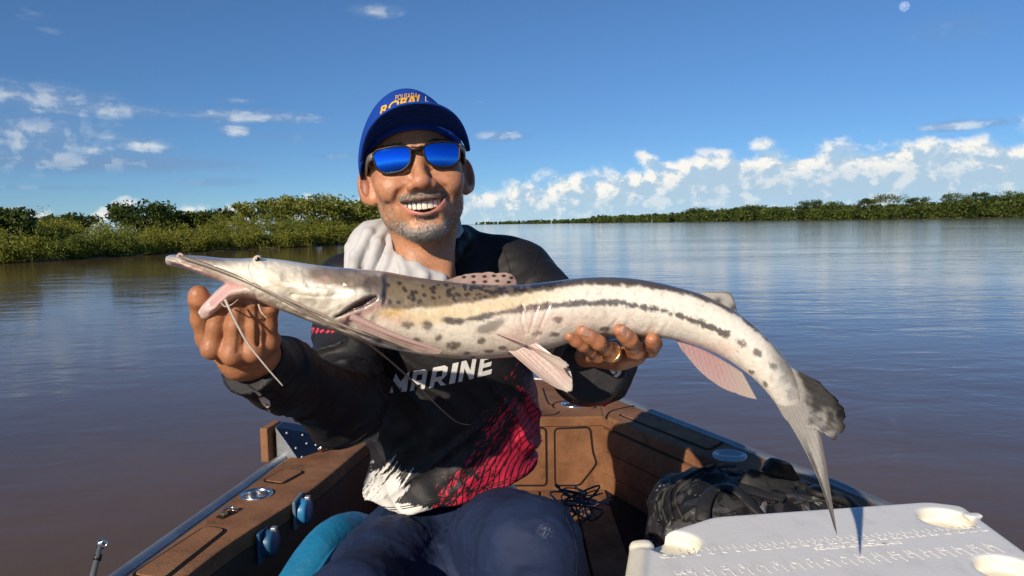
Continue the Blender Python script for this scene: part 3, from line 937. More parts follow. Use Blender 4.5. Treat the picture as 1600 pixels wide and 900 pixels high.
bmesh.ops.recalc_face_normals(bm, faces=bm.faces)
bm_obj('navy_plate', bm, NAVYM, br)
bm = bmesh.new()
qv = [p0 + Vector((-.004, .004, 0)), p2 + Vector((0, .004, 0)), p3 + Vector((0, .004, 0))]
fr = [bm.verts.new(v) for v in qv]; bk = [bm.verts.new(v + th) for v in qv]
bm.faces.new(fr); bm.faces.new(bk[::-1])
for i in range(3): bm.faces.new((fr[i], bk[i], bk[(i + 1) % 3], fr[(i + 1) % 3]))
bmesh.ops.recalc_face_normals(bm, faces=bm.faces)
bm_obj('cheek_plate', bm, ALU, br)
nn = (p1 - p0).cross(p2 - p0).normalized()
if nn.y > 0: nn = -nn
for (u, v) in ((.12, .12), (.38, .10), (.62, .10), (.10, .55), (.10, .8), (.35, .35), (.5, .35)):
    c = p0 + (p1 - p0) * u + (p2 - p0) * v
    lathe('rivet', [(.004, -.001), (.0035, .0015), (.0001, .0025)], c + nn * .0005, ALU, br, nn, n=10)
tube('handle_bar', smooth_path([P(497, 703, yb + .02), P(515, 690, yb + .03), P(528, 681, yb + .05), P(533, 688, yb + .06)], 12), .006, STEEL, br, k=10)

# black webbing strap and cord lying over the left gunwale behind the man
STRAP = material('black_webbing', (.012, .012, .013), .75, bump=[(600, .0008, 2)])
sp = smooth_path([(*gz(533, 668), ZG + .008), (*gz(556, 671), ZG + .012), (*gz(574, 678), ZG + .010), (*gz(584, 690), ZG - .005), (*gz(588, 715), ZG - .06)], 40)
st_o = tube('webbing_strap', sp, .013, STRAP, None, k=10, flat=.35)
tag(st_o, 'black webbing strap draped over the left gunwale beside the man', 'strap')
for k, dz in enumerate((.005, -.006)):
    tube('strap_edge', sp + np.array([dz * 1.2, dz, .004]), .0025, STRAP, st_o, k=6)
cd = smooth_path([(*gz(556, 664), ZG + .006), (*gz(566, 655), ZG + .008), (*gz(573, 662), ZG + .008), (*gz(562, 668), ZG + .010), (*gz(570, 652), ZG + .010), (*gz(582, 660), ZG + .006)], 60)
tag(tube('cord', cd, .0032, STRAP, None, k=6), 'thin black cord looped on the left gunwale behind the strap', 'cord')

# tangle of black net behind the man's knee
NETM = material('net_cord', (.02, .02, .022), .6)
NETG = material('net_cord_grey', (.16, .17, .18), .6)
net = empty('rope_tangle', tuple(P(915, 775, 1.9)))
tag(net, 'tangle of black and grey cord on the floor beside the man\'s right-hand knee in view', 'rope')
for k in range(11):
    c = np.array(P(905 + rng.normal(0, 9), 786 + rng.normal(0, 6), 1.75 + .1 * rng.random()))
    pts = [c + rng.normal(0, 1, 3) * (.036, .035, .012) for _ in range(7)]
    for p_ in pts: p_[2] = max(p_[2], ZF + .01)
    tube('cord', smooth_path(pts, 36), (.0018 if k % 3 else .0026), NETM if k % 4 else NETG, net, k=6)

# blue cushion the man sits on
SEATB = material('blue_vinyl', (.012, .155, .30), .38, vary=(14, .2), bump=[(30, .004, 4), (160, .0006, 3)])
PIPE = material('blue_piping', (.012, .14, .28), .45)
cpath = smooth_path([P(446, 955, 1.20), P(490, 882, 1.26), P(524, 842, 1.33), P(562, 834, 1.39), P(600, 850, 1.43)], 40)
cush = empty('seat_cushion', tuple(P(480, 880, 1.2)))
tag(cush, 'bright blue vinyl seat cushion curving out from under the man on the left', 'cushion')
V, F, Ft = tube_arrays(cpath, np.linspace(.042, .037, 40), 32)
V += (fbm(V * 22, 3) - .5)[:, None] * .012
mesh_np('roll', V, [F, Ft], SEATB, cush)
tube('piping', cpath + np.array([.024, -.036, .014]), .0035, PIPE, cush, k=8)
box('pad', P(640, 905, 1.42) - Vector((0, 0, .0)), (.44, .34, .09), SEATB, cush, .03)
box('seat_box', (P(640, 905, 1.42).x, 1.46, (ZF + P(640, 905, 1.42).z - .045) / 2), (.40, .30, P(640, 905, 1.42).z - .045 - ZF - .004), WALLB, cush, .01)

# tip of a fishing rod at the lower left, outside the boat
rod = empty('fishing_rod', tuple(P(140, 960, 1.05)))
tag(rod, 'tip of a fishing rod with a steel ring rising at the lower left', 'fishing rod')
RODM = material('rod_blank', (.10, .11, .12), .25, coat=.6)
r0, r1 = P(118, 1010, 1.02), P(158, 848, 1.08)
tube('blank', [r0, r0 * .5 + r1 * .5, r1], [.0055, .0048, .0040], RODM, rod, k=12)
tube('tip_socket', [P(156, 857, 1.079), r1, P(161, 844, 1.081)], [.0055, .0056, .0050], STEEL, rod, k=12)
ring('guide_ring', P(163, 849, 1.074), .0042, .0013, STEEL, rod, (.3, -1, .3), 24, 8)
tube('thread_wrap', [P(151, 876, 1.07), P(154, 866, 1.075)], .0058, BLKP, rod, k=12)

# ------------------------------------------------------------------ the catfish
# stations from snout to tail root: outline of the flank (top, belly) on the photograph, distance, half thickness in metres
ST = [((259, 401), (258, 410), .812, .014), ((269, 398), (265, 415), .811, .024), ((290, 399), (286, 419), .810, .029), ((315, 400), (310, 428), .808, .036), ((345, 403), (340, 438), .806, .042),
      ((375, 404), (372, 453), .804, .047), ((405, 403), (400, 469), .802, .051), ((440, 406), (428, 481), .800, .053), ((480, 412), (462, 494), .798, .054), ((520, 417), (500, 509), .797, .054),
      ((560, 420), (545, 526), .796, .053), ((600, 424), (590, 541), .795, .050), ((650, 433), (640, 551), .795, .047), ((700, 440), (695, 559), .795, .045), ((750, 444), (755, 561), .795, .044),
      ((810, 445), (815, 556), .795, .042), ((860, 440), (862, 545), .794, .039), ((910, 434), (910, 530), .793, .036), ((960, 433), (955, 526), .792, .033), ((1010, 438), (1000, 526), .790, .031),
      ((1060, 449), (1042, 529), .787, .029), ((1105, 463), (1082, 538), .783, .026), ((1145, 484), (1120, 553), .778, .023), ((1180, 510), (1152, 572), .772, .020), ((1212, 541), (1183, 597), .766, .016),
      ((1238, 574), (1208, 626), .760, .012), ((1257, 604), (1226, 654), .755, .008), ((1270, 632), (1248, 674), .752, .0040), ((1275, 648), (1260, 684), .751, .0010)]
NS, NA = 620, 132
A = np.array([[*a, *c, d, w] for a, c, d, w in ST], float)
A = smooth_path(A, NS)
TP, BP, DD, WW = A[:, 0:2], A[:, 2:4], A[:, 4], A[:, 5]
th = np.linspace(0, 2 * math.pi, NA, endpoint=False)         # 0 = back, pi/2 = flank to the camera, pi = belly
v = (1 - np.cos(th)) / 2
PX = TP[:, None, 0] * (1 - v) + BP[:, None, 0] * v
PY = TP[:, None, 1] * (1 - v) + BP[:, None, 1] * v
FD_ = np.sin(th)
def unproj(px, py, y):
    px = np.asarray(px, float); py = np.asarray(py, float); y = np.asarray(y, float)
    d = np.array(fwd) * F_PX + (px - 800)[..., None] * np.array(c_rt) - (py - 450)[..., None] * np.array(c_up)
    return np.array(CAMP) + d * (y / d[..., 1])[..., None]
# superellipse thickness: flatter on the head, rounder on the body
ex = (.72 + .18 * sstep(430, 650, PX))
thick = np.sign(FD_) * np.abs(FD_) ** ex
YD = DD[:, None] - WW[:, None] * thick
# relief of the head and flank in photograph coordinates
def gauss(cx_, cy_, rx, ry, rot=0.0, X=None, Y=None):
    X = PX if X is None else X; Y = PY if Y is None else Y
    c_, s_ = math.cos(R(rot)), math.sin(R(rot))
    u = ((X - cx_) * c_ + (Y - cy_) * s_) / rx; w = (-(X - cx_) * s_ + (Y - cy_) * c_) / ry
    return np.exp(-(u * u + w * w))
def polyline_d(pts, X=None, Y=None):
    X = PX if X is None else X; Y = PY if Y is None else Y
    best = np.full(X.shape, 1e9)
    for (a0, b0), (a1, b1) in zip(pts[:-1], pts[1:]):
        dx, dy = a1 - a0, b1 - b0
        t = np.clip(((X - a0) * dx + (Y - b0) * dy) / (dx * dx + dy * dy), 0, 1)
        best = np.minimum(best, np.hypot(X - a0 - t * dx, Y - b0 - t * dy))
    return best
P3 = np.stack([PX, PY, np.broadcast_to(FD_, PX.shape) * 20], -1).reshape(-1, 3).astype(np.float32)
def N(sc_, o=3, seed=0.0): return fbm(P3 / sc_ + seed, o).reshape(PX.shape)
front = sstep(-.1, .25, np.broadcast_to(FD_, PX.shape))
gill = sstep(6, 0, polyline_d([(597, 432), (603, 446), (600, 460), (588, 470), (560, 482), (522, 495)]))
_t = np.clip((590 - PX) / 66, 0, 1); slit = sstep(1.3, .55, np.abs(PY - (463.5 + 33 * _t ** .9 - 3.0 * np.sin(_t * math.pi))) / (1.0 + 6.0 * np.sin(np.clip(_t * 1.05, 0, 1) ** .6 * math.pi) ** .8)) * sstep(594, 588, PX) * sstep(521, 528, PX)
cover = sstep(604, 596, PX + (PY - 446) * .05) * sstep(380, 560, PX) * sstep(496, 470, PY + (588 - PX) * -.45)
rel = .0056 * (N(24, 3) - .5) * 2 * sstep(620, 560, PX)
rel += .0030 * gauss(403, 408, 9, 5) + .0045 * gauss(480, 452, 70, 16, 8) + .0030 * gauss(440, 430, 40, 14, 10) + .0035 * gauss(560, 452, 40, 18, -8)
rel += .0045 * cover - .006 * slit - .0022 * sstep(3, 0, polyline_d([(480, 446), (520, 449), (560, 444), (590, 436)])) - .0016 * sstep(3, 0, polyline_d([(455, 460), (500, 464), (550, 458)]))
rel -= .0016 * sstep(2.5, 0, polyline_d([(392, 405), (390, 420), (396, 436)]))
rel -= .0012 * sstep(2, 0, polyline_d([(440, 470), (480, 488), (520, 500)])) + .0012 * sstep(2, 0, polyline_d([(425, 470), (470, 492), (515, 507)])) + .0010 * sstep(2, 0, polyline_d([(450, 476), (490, 494), (530, 505)]))
# belly creases near the pelvic fin and along the gripped part
rel -= .0014 * (sstep(2.2, 0, polyline_d([(818, 470), (815, 500), (822, 522)])) + sstep(2.2, 0, polyline_d([(842, 470), (832, 505), (826, 522)])) + sstep(2.2, 0, polyline_d([(858, 478), (845, 510), (838, 528)])))
rel += .0013 * (N(16, 3, 3.) - .5) * sstep(720, 760, PX) * sstep(880, 840, PX) * sstep(.4, .7, v)[None, :]
rel += .0014 * (vnoise(np.stack([PX / 7 + PY / 11, PY / 40, PX * 0], -1).reshape(-1, 3)).reshape(PX.shape) - .5) * sstep(880, 920, PX) * sstep(1080, 1040, PX) * sstep(.55, .8, v)[None, :]
rel += .0007 * (N(9, 2, 8.) - .5) + .0003 * (N(3.2, 2, 18.) - .5)
# lips of the upper jaw
rel += .0035 * sstep(5, 0, polyline_d([(264, 406), (288, 416), (312, 425), (342, 438), (372, 452)]))
YD = YD - rel * front
V = unproj(PX, PY, YD).reshape(-1, 3)
i = np.arange(NS - 1)[:, None] * NA; j = np.arange(NA)[None, :]; j2 = (j + 1) % NA
F = np.stack([i + j, i + NA + j, i + NA + j2, i + j2], -1).reshape(-1, 4)

# colouring
def mixc(c, t, d): return c + (np.array(d) - c) * t[..., None]
fn, fn2, fn3 = N(26, 4), N(9, 3, 4.), N(60, 3, 9.)
CR = np.broadcast_to(np.array((.77, .72, .61)), (*PX.shape, 3)).copy()
CR = mixc(CR, sstep(.35, .7, fn3) * .5, (.75, .67, .57))
CR = mixc(CR, sstep(800, 1000, PX) * .7, (.80, .76, .68))
fn4 = N(4.5, 2, 31.)
jit = (fn2 - .5) * 12 + (fn - .5) * 10 + (fn4 - .5) * 7
# dark back, deep behind the head and a thin line farther on
bx = [600, 650, 680, 745, 793, 847, 913, 1000, 1060, 1105, 1145, 1180, 1212, 1240]
by = [484, 482, 478, 472, 463, 453, 444, 446, 456, 470, 490, 515, 545, 577]
bl = np.interp(PX, bx, by)
back = sstep(4, -4, PY - bl + jit * .7) * sstep(592, 604, PX)
CR = mixc(CR, back * sstep(1265, 1235, PX), (.185, .140, .085))
CR = mixc(CR, back * sstep(760, 860, PX), (.085, .070, .062))
CR = mixc(CR, back * sstep(.4, .62, fn) * .45 * sstep(800, 700, PX), (.25, .19, .115))
# darker rim along the lower edge of the dark back
CR = mixc(CR, sstep(6, 1, np.abs(PY - bl + jit * .8 + 3)) * .75 * sstep(596, 612, PX) * sstep(900, 760, PX), (.060, .050, .040))
# yellow flush below it
CR = mixc(CR, sstep(22, 4, np.abs(PY - bl - 14)) * sstep(600, 660, PX) * sstep(930, 760, PX) * .62, (.62, .47, .19))
CR = mixc(CR, gauss(612, 490, 26, 8) * .9, (.66, .42, .12))
# second dark stripe breaking into spots towards the tail
ln = [(688, 499), (712, 502), (745, 497), (793, 487), (847, 479), (913, 473), (967, 474), (1005, 479), (1040, 487), (1065, 494), (1092, 503), (1118, 514), (1134, 522)]
sd = polyline_d(ln)
CR = mixc(CR, sstep(6.6, 2.4, sd + jit * .75 + 2.2 * sstep(.45, .75, fn4) * sstep(900, 1000, PX)) * sstep(684, 698, PX) * .92, (.070, .060, .055))
CR = mixc(CR, sstep(.0, .5, gauss(765, 511, 22, 8, -20) + (fn2 - .6)) * .7, (.12, .105, .10))
for (cx_, cy_, rx, ry, ro) in ((1158, 536, 10, 7, 35), (1184, 552, 9, 6, 40), (1208, 572, 9, 6, 45), (1226, 592, 10, 6, 52), (1238, 616, 11, 7, 60), (637, 508, 10, 7, 0), (667, 508, 9, 8, 0), (710, 540, 13, 7, 0), (685, 527, 6, 5, 0), (653, 531, 8, 4, 10), (752, 533, 7, 5, -20), (872, 500, 11, 5.5, 5),
                               (838, 522, 8, 5, -15), (866, 523, 9, 4, -5), (590, 533, 9, 4, 15), (625, 545, 8, 3, 10), (728, 552, 8, 3, 0), (765, 549, 8, 3.5, 0), (785, 544, 7, 3.5, 0), (800, 552, 6, 2.5, 0), (740, 558, 6, 2, 0), (945, 514, 10, 4, 0), (1175, 582, 6, 4, 30),
                               (1195, 600, 6, 4, 40), (905, 516, 6, 3, 0), (575, 523, 6, 3, 10)):
    gq = gauss(cx_, cy_, rx, ry, ro)
    CR = mixc(CR, sstep(.18, .70, gq * (1 + (fn2 - .5) * 1.3 + (fn4 - .5) * 1.5)) * .85, (.085, .075, .062))
# small dark dots on the dark back
dots = np.zeros(PX.shape)
rd = np.random.default_rng(3)
for k in range(120):
    x = 606 + 270 * rd.random() ** 1.1; y0 = np.interp(x, [600, 700, 810, 870], [427, 443, 447, 440]); y1 = np.interp(x, bx, by) - 4
    if y1 - y0 < 4: continue
    y = y0 + (y1 - y0) * rd.random(); s_ = 2.0 + 1.7 * rd.random()
    dots = np.maximum(dots, gauss(x, y, s_ * 1.3, s_, 15))
CR = mixc(CR, sstep(.3, .6, dots) * .9, (.030, .024, .020))
# head: grey-brown snout and nape, cream cheeks, pink lip
topd = PY - np.interp(PX, [260, 330, 400, 440, 520, 600], [402, 402, 403, 406, 417, 424])
hd = sstep(612, 590, PX)
CR = mixc(CR, hd * (sstep(24, 6, topd + jit) * sstep(385, 330, PX) * .85), (.27, .225, .17))
CR = mixc(CR, hd * sstep(8, 1, topd + jit * .5) * .6 * np.maximum(sstep(400, 385, PX), sstep(470, 510, PX)), (.19, .16, .13))
CR = mixc(CR, hd * sstep(.2, .7, gauss(445, 440, 80, 34, 10)) * .75, (.78, .73, .60))
CR = mixc(CR, hd * sstep(12, 3, polyline_d([(400, 462), (450, 482), (520, 508), (580, 530)])) * .5, (.74, .66, .55))
CR = mixc(CR, hd * sstep(.15, .6, gauss(540, 434, 62, 15, 8) + (fn - .5) * .7) * .85, (.165, .110, .070))
CR = mixc(CR, hd * sstep(.2, .6, gauss(586, 446, 20, 18) + (fn2 - .5) * .5) * .85, (.11, .088, .070))
CR = mixc(CR, hd * sstep(.35, .8, gauss(455, 430, 40, 16) + (fn - .5) * .9) * .22, (.33, .27, .19))
CR = mixc(CR, hd * sstep(.3, .7, gauss(500, 440, 18, 10) + (fn2 - .5) * .6) * .4, (.62, .42, .34))
CR = mixc(CR, sstep(11, 3, polyline_d([(264, 408), (312, 426), (345, 440), (380, 456)])) * .75, (.60, .38, .35))
CR = mixc(CR, sstep(11, 2, polyline_d([(262, 405), (275, 406)])) * .8, (.62, .56, .46))
CR = mixc(CR, sstep(14, 4, polyline_d([(596, 470), (566, 486), (540, 500), (530, 503)])) * sstep(0, 8, PY - np.interp(PX, [520, 600], [499, 464])) * .75, (.62, .36, .34))
CR = mixc(CR, gill * .8, (.07, .05, .045))
CR = mixc(CR, slit, (.045, .008, .008))
# pink flush at the fin roots, fine freckles and scuffs along the flank
for (cx_, cy_, rx, ry, am) in ((838, 500, 34, 18, .34), (812, 520, 26, 12, .45), (1110, 545, 50, 12, .40), (620, 500, 26, 10, .3), (900, 500, 60, 14, .16), (760, 480, 60, 12, .12)):
    CR = mixc(CR, gauss(cx_, cy_, rx, ry) * am * (.5 + fn), (.66, .38, .34))
fr = fbm(P3 / 2.6 + 71., 2).reshape(PX.shape)
CR = mixc(CR, sstep(.74, .84, fr) * sstep(.4, .6, fn) * .30 * sstep(600, 640, PX), (.22, .19, .16))
CR = mixc(CR, sstep(.58, .78, N(13, 3, 44.)) * .12, (.58, .50, .40))
# scattered slime and blemish
CR *= (1 + (N(5, 2, 20.) - .5) * .22)[..., None]
CR *= (1 + (fn - .5) * .18)[..., None]
CR = mixc(CR, sstep(1175, 1245, PX + (fn - .5) * 40) * .9, (.40, .385, .36))
CR = mixc(CR, sstep(1200, 1250, PX) * sstep(.45, .65, fn2) * .5, (.20, .19, .18))
CR = mixc(CR, sstep(1185, 1235, PX) * sstep(.45, .1, np.broadcast_to(v, PX.shape) + (fn - .5) * .5) * .75, (.11, .105, .10))
CR = mixc(CR, sstep(.42, .7, vnoise(np.stack([(PX * .6 - PY * .5) / 5, (PX + PY) / 60, PX * 0], -1).reshape(-1, 3)).reshape(PX.shape)) * sstep(1235, 1270, PX) * .5, (.17, .165, .16))
def fish_mat(name, rough, coat=.25):
    return material(name, attr=True, rough=rough, spec=.5, coat=coat, sss=.10, sss_rad=(.8, .4, .25), sss_scale=.006, bump=[(260, .0006, 3), (900, .0002, 2)])
FISH = fish_mat('fish_skin', .34, .70)
FV, FF_, FC = [V], [F], [np.clip(CR, .004, .9).reshape(-1, 3)]
nfv = len(V)
def fish_add(V, F, C):
    global nfv
    FV.append(V); FC.append(np.broadcast_to(C, (len(V), 3)) if np.ndim(C) == 1 else C)
    for f in (F if isinstance(F, list) else [F]):
        f = np.asarray(f)
        if f.shape[1] == 3: f = np.stack([f[:, 0], f[:, 1], f[:, 2], f[:, 2]], -1)
        FF_.append(f + nfv)
    nfv += len(V)
# lower jaw, pulled down and open: a tapering scoop with thick pale lips
JS = [((424, 428), (428, 480), .802, .044), ((398, 434), (401, 470), .801, .041), ((374, 440), (376, 467), .799, .037), ((354, 442), (361, 472), .797, .032), ((340, 452), (349, 480), .795, .026),
      ((327, 465), (337, 489), .794, .020), ((315, 478), (326, 497), .793, .013), ((309, 488), (316, 499), .793, .005)]
AJ = smooth_path(np.array([[*a, *c, d, w] for a, c, d, w in JS], float), 150)
nj = 64; tj = np.linspace(0, 2 * math.pi, nj, endpoint=False); vj = (1 - np.cos(tj)) / 2
JX = AJ[:, None, 0] * (1 - vj) + AJ[:, None, 2] * vj; JY = AJ[:, None, 1] * (1 - vj) + AJ[:, None, 3] * vj
ft = np.broadcast_to(np.sin(tj), JX.shape)
jn = fbm(np.stack([JX / 9, JY / 9, ft * 2], -1).reshape(-1, 3).astype(np.float32), 3).reshape(JX.shape)
inn_ = sstep(7, 2, polyline_d([(380, 446), (358, 449), (344, 462), (330, 476)], JX, JY))
lipj = sstep(5, 1, polyline_d([(356, 441), (341, 450), (328, 463), (314, 479)], JX, JY))
JD = AJ[:, None, 4] - AJ[:, None, 5] * np.sign(ft) * np.abs(ft) ** .8 - (.0025 * (jn - .5) - .0022 * inn_ + .002 * lipj) * (ft > 0)
Vj = unproj(JX, JY, JD).reshape(-1, 3)
ij = np.arange(149)[:, None] * nj; jj_ = np.arange(nj)[None, :]; jj2 = (jj_ + 1) % nj
Fj = np.stack([ij + jj_, ij + nj + jj_, ij + nj + jj2, ij + jj2], -1).reshape(-1, 4)
cj = np.broadcast_to(np.array((.66, .52, .46)), (*JX.shape, 3)).copy()
cj = mixc(cj, sstep(400, 350, JX) * .45, (.64, .44, .41)); cj = mixc(cj, inn_ * .65, (.55, .25, .24)); cj = mixc(cj, sstep(.45, .7, jn) * .35, (.55, .36, .34)); cj = mixc(cj, sstep(395, 425, JX) * .9, (.68, .60, .47))
fish_add(Vj, Fj, cj.reshape(-1, 3))
# eyes: small, set on the top edge of the head
fish = empty('catfish', tuple(P(760, 500, .795)))
tag(fish, 'long spotted shovelnose catfish held sideways across the man\'s chest', 'fish')

# fins: sheets with rays between a root line and a free edge
def fin(name, root, edge, y0, y1, col_fn, n=70, m_=30, thick=.0011, rays=26, rag=.03, bow=0.0, rayh=.0003, curve=(0, 0)):
    Rr = smooth_path(root, n); E = smooth_path(edge, n)
    s = np.linspace(0, 1, n)
    ragv = 1 - rag * (vnoise(np.stack([s * rays * .9, s * 0 + 3.3, s * 0], -1)) * 1.4 + .6 * vnoise(np.stack([s * rays * 3, s * 0, s * 0], -1)))
    t = np.linspace(0, 1, m_)
    T = t[None, :] * ragv[:, None]
    X = Rr[:, None, 0] * (1 - T) + E[:, None, 0] * T; Y = Rr[:, None, 1] * (1 - T) + E[:, None, 1] * T
    X = X + curve[0] * np.sin(T * math.pi) * (1 - s[:, None]); Y = Y + curve[1] * np.sin(T * math.pi) * (1 - s[:, None])
    ray = np.abs(np.sin(s * math.pi * rays))[:, None] ** .7
    depth_ = (y0 * (1 - T) + y1 * T) + bow * np.sin(T * math.pi * .5) - rayh * ray * (1 - .4 * T)
    th_ = thick * (1.6 - 1.1 * T)
    Vf = unproj(X, Y, depth_ - th_); Vb = unproj(X, Y, depth_ + th_ + 2 * rayh * ray)
    col = col_fn(X, Y, s[:, None] + 0 * T, T, ray + 0 * T)
    ii = np.arange(n - 1)[:, None] * m_; jj = np.arange(m_ - 1)[None, :]
    Fa = np.stack([ii + jj, ii + m_ + jj, ii + m_ + jj + 1, ii + jj + 1], -1).reshape(-1, 4)
    o2 = n * m_
    Fb = Fa[:, ::-1] + o2
    k1 = np.arange(n - 1) * m_ + m_ - 1
    Fe = np.stack([k1, k1 + m_, k1 + m_ + o2, k1 + o2], -1)
    kk = np.arange(m_ - 1)
    Fs1 = np.stack([kk, kk + 1, kk + 1 + o2, kk + o2], -1); b0 = (n - 1) * m_
    Fs2 = np.stack([b0 + kk + 1, b0 + kk, b0 + kk + o2, b0 + kk + 1 + o2], -1)
    cf = col.reshape(-1, 3)
    return mesh_np(name, np.vstack([Vf.reshape(-1, 3), Vb.reshape(-1, 3)]), [np.vstack([Fa, Fb, Fe, Fs1, Fs2])], FINM, fish, col=np.clip(np.vstack([cf, cf]), .004, .9))
FINM = fish_mat('fin_membrane', .38, .15)
_pr = [q for q in FINM.node_tree.nodes if q.type == 'BSDF_PRINCIPLED'][0]
_pr.inputs['Subsurface Weight'].default_value = .0
gF = NB(FINM.node_tree); _out = [q for q in FINM.node_tree.nodes if q.type == 'OUTPUT_MATERIAL'][0]
_tr = gF.n('ShaderNodeBsdfTranslucent'); _at = gF.n('ShaderNodeAttribute'); _at.attribute_name = 'Col'; gF.put(_tr.inputs[0], _at.outputs[0])
_mx = gF.n('ShaderNodeMixShader'); _mx.inputs[0].default_value = .25
gF.nt.links.new(_pr.outputs[0], _mx.inputs[1]); gF.nt.links.new(_tr.outputs[0], _mx.inputs[2]); gF.nt.links.new(_mx.outputs[0], _out.inputs[0])
def arr(c, X): return np.broadcast_to(np.array(c, float), (*X.shape, 3)).copy()
def nz(X, Y, sc_, seed=0.): return fbm(np.stack([X / sc_, Y / sc_, X * 0 + seed], -1).reshape(-1, 3).astype(np.float32), 3).reshape(X.shape)
def c_dorsal(X, Y, s, t, ray):
    c = arr((.46, .33, .28), X); c = mixc(c, ray * .35, (.60, .46, .38)); c = mixc(c, sstep(.35, .65, nz(X, Y, 14)) * .3, (.40, .20, .19))
    dq = np.zeros(X.shape)
    for (x, y) in ((725, 433), (740, 432), (757, 432), (772, 431), (787, 431), (799, 434), (740, 441), (758, 440), (777, 439), (795, 441), (750, 448), (790, 447)): dq = np.maximum(dq, np.exp(-((X - x) / 4) ** 2 - ((Y - y) / 2.6) ** 2))
    return mixc(c, sstep(.3, .6, dq), (.04, .03, .03))
fin('dorsal_fin', [(690, 441), (720, 446), (745, 449), (770, 450), (790, 450)], [(694, 438), (725, 428), (765, 422), (800, 424), (813, 443)], .797, .812, c_dorsal, rays=9, rag=.14)
def c_adip(X, Y, s, t, ray):
    c = arr((.50, .47, .43), X); c = mixc(c, sstep(.75, 1., t) * .8, (.07, .06, .06))
    for (x, y) in ((1146, 481), (1122, 470)): c = mixc(c, np.exp(-((X - x) / 6) ** 2 - ((Y - y) / 6) ** 2) * .85, (.05, .05, .05))
    return c
fin('adipose_fin', [(1086, 458), (1110, 468), (1130, 478), (1148, 491)], [(1092, 457), (1118, 456), (1142, 459), (1153, 490)], .784, .786, c_adip, rays=3, rag=.0, thick=.0016, rayh=.0002)
def c_pelv(X, Y, s, t, ray):
    c = arr((.58, .46, .40), X); c = mixc(c, sstep(.1, .9, t) * .6, (.64, .60, .52)); c = mixc(c, (1 - ray) * .30, (.46, .27, .25)); c = mixc(c, sstep(.4, .7, nz(X, Y, 20, 2.)) * .35, (.60, .36, .33))
    return mixc(c, np.exp(-((X - 815) / 26) ** 2 - ((Y - 535) / 10) ** 2) * .5, (.62, .36, .36))
fin('pelvic_fin', [(774, 521), (790, 522), (808, 528), (822, 540)], [(884, 562), (893, 574), (888, 582), (894, 592)], .752, .738, c_pelv, rays=9, rag=.07, n=110)
fin('pelvic_fin', [(794, 548), (806, 548), (822, 540), (838, 534)], [(850, 596), (876, 610), (897, 615), (895, 580)], .768, .745, c_pelv, rays=9, rag=.05, n=110)
def c_anal(X, Y, s, t, ray):
    c = arr((.52, .34, .34), X); c = mixc(c, sstep(.3, 1., t) * .5, (.56, .45, .42)); c = mixc(c, (1 - ray) * .25, (.38, .19, .21))
    c = mixc(c, sstep(.45, 1., s) * .65, (.52, .50, .44)); return mixc(c, sstep(.1, .0, t) * .6, (.40, .20, .22))
fin('anal_fin', [(1056, 531), (1085, 541), (1110, 552), (1135, 566), (1160, 582)], [(1066, 548), (1096, 583), (1126, 606), (1158, 619), (1184, 626)], .786, .782, c_anal, rays=13, rag=.03, n=110)
def c_tail(X, Y, s, t, ray):
    c = arr((.40, .39, .37), X); c = mixc(c, ray * .5, (.60, .59, .56)); c = mixc(c, sstep(.5, .0, ray) * .6, (.12, .118, .115))
    return mixc(c, sstep(.45, .75, nz(X, Y, 14, 5.)) * .45, (.17, .165, .16))
def tail_root(c, t, X, Y): return mixc(c, sstep(.50, .04, t + (nz(X, Y, 9, 2.) - .5) * .35) * .95, (.40, .385, .36))
def c_tail_up(X, Y, s, t, ray):
    c = c_tail(X, Y, s, t, ray); k = nz(X, Y, 11, 6.)
    c = mixc(c, sstep(.95, .35, s + (k - .5) * .7) * .92, (.030, .029, .028))
    return tail_root(mixc(c, sstep(.66, .86, t + (k - .5) * .4) * .97, (.008, .008, .009)), t * 2.1, X, Y)
fin('tail_fin_upper_lobe', [(1236, 574), (1246, 600), (1250, 624), (1252, 646), (1254, 668)], [(1292, 602), (1320, 634), (1332, 666), (1318, 696), (1286, 672)], .7465, .744, c_tail_up, rays=8, rag=.17, n=120)
def c_tail_lo(X, Y, s, t, ray):
    c = c_tail(X, Y, s, t, ray); c = mixc(c, sstep(.45, .62, s) * .6, (.52, .50, .46)); c = mixc(c, sstep(.42, .28, np.abs(s - .30) * 2) * sstep(.15, .4, t) * .8, (.075, .07, .07)); c = mixc(c, sstep(.55, .85, t) * .65, (.085, .08, .08)); return tail_root(c, t * 1.1, X, Y)
fin('tail_fin_lower_lobe', [(1213, 630), (1224, 634), (1236, 634), (1248, 632), (1258, 628)], [(1304, 828), (1307, 834), (1308, 832), (1294, 742), (1283, 680)], .7455, .748, c_tail_lo, rays=8, rag=.015, n=120, m_=70, curve=(10, -3))
def c_pect(X, Y, s, t, ray):
    c = arr((.42, .31, .27), X); c = mixc(c, ray * .4, (.54, .42, .36)); c = mixc(c, sstep(.35, .65, nz(X, Y, 22, 8.)) * .5, (.24, .175, .14)); return mixc(c, sstep(.2, .0, s) * .5, (.58, .36, .34))
fin('pectoral_fin', [(545, 496), (552, 502), (556, 508), (558, 514)], [(690, 548), (692, 552), (688, 555), (655, 552)], .742, .748, c_pect, rays=6, rag=.03, n=80, m_=40, thick=.0022)
# spine in front of the pectoral fin
Vt_, Ft_, Fc_ = tube_arrays(smooth_path(unproj([548, 600, 650, 690], [494, 517, 536, 549], [.741, .742, .744, .748]), 30), np.linspace(.0042, .0012, 30), 10)
fish_add(Vt_, [Ft_, Fc_], np.array((.45, .30, .27)))
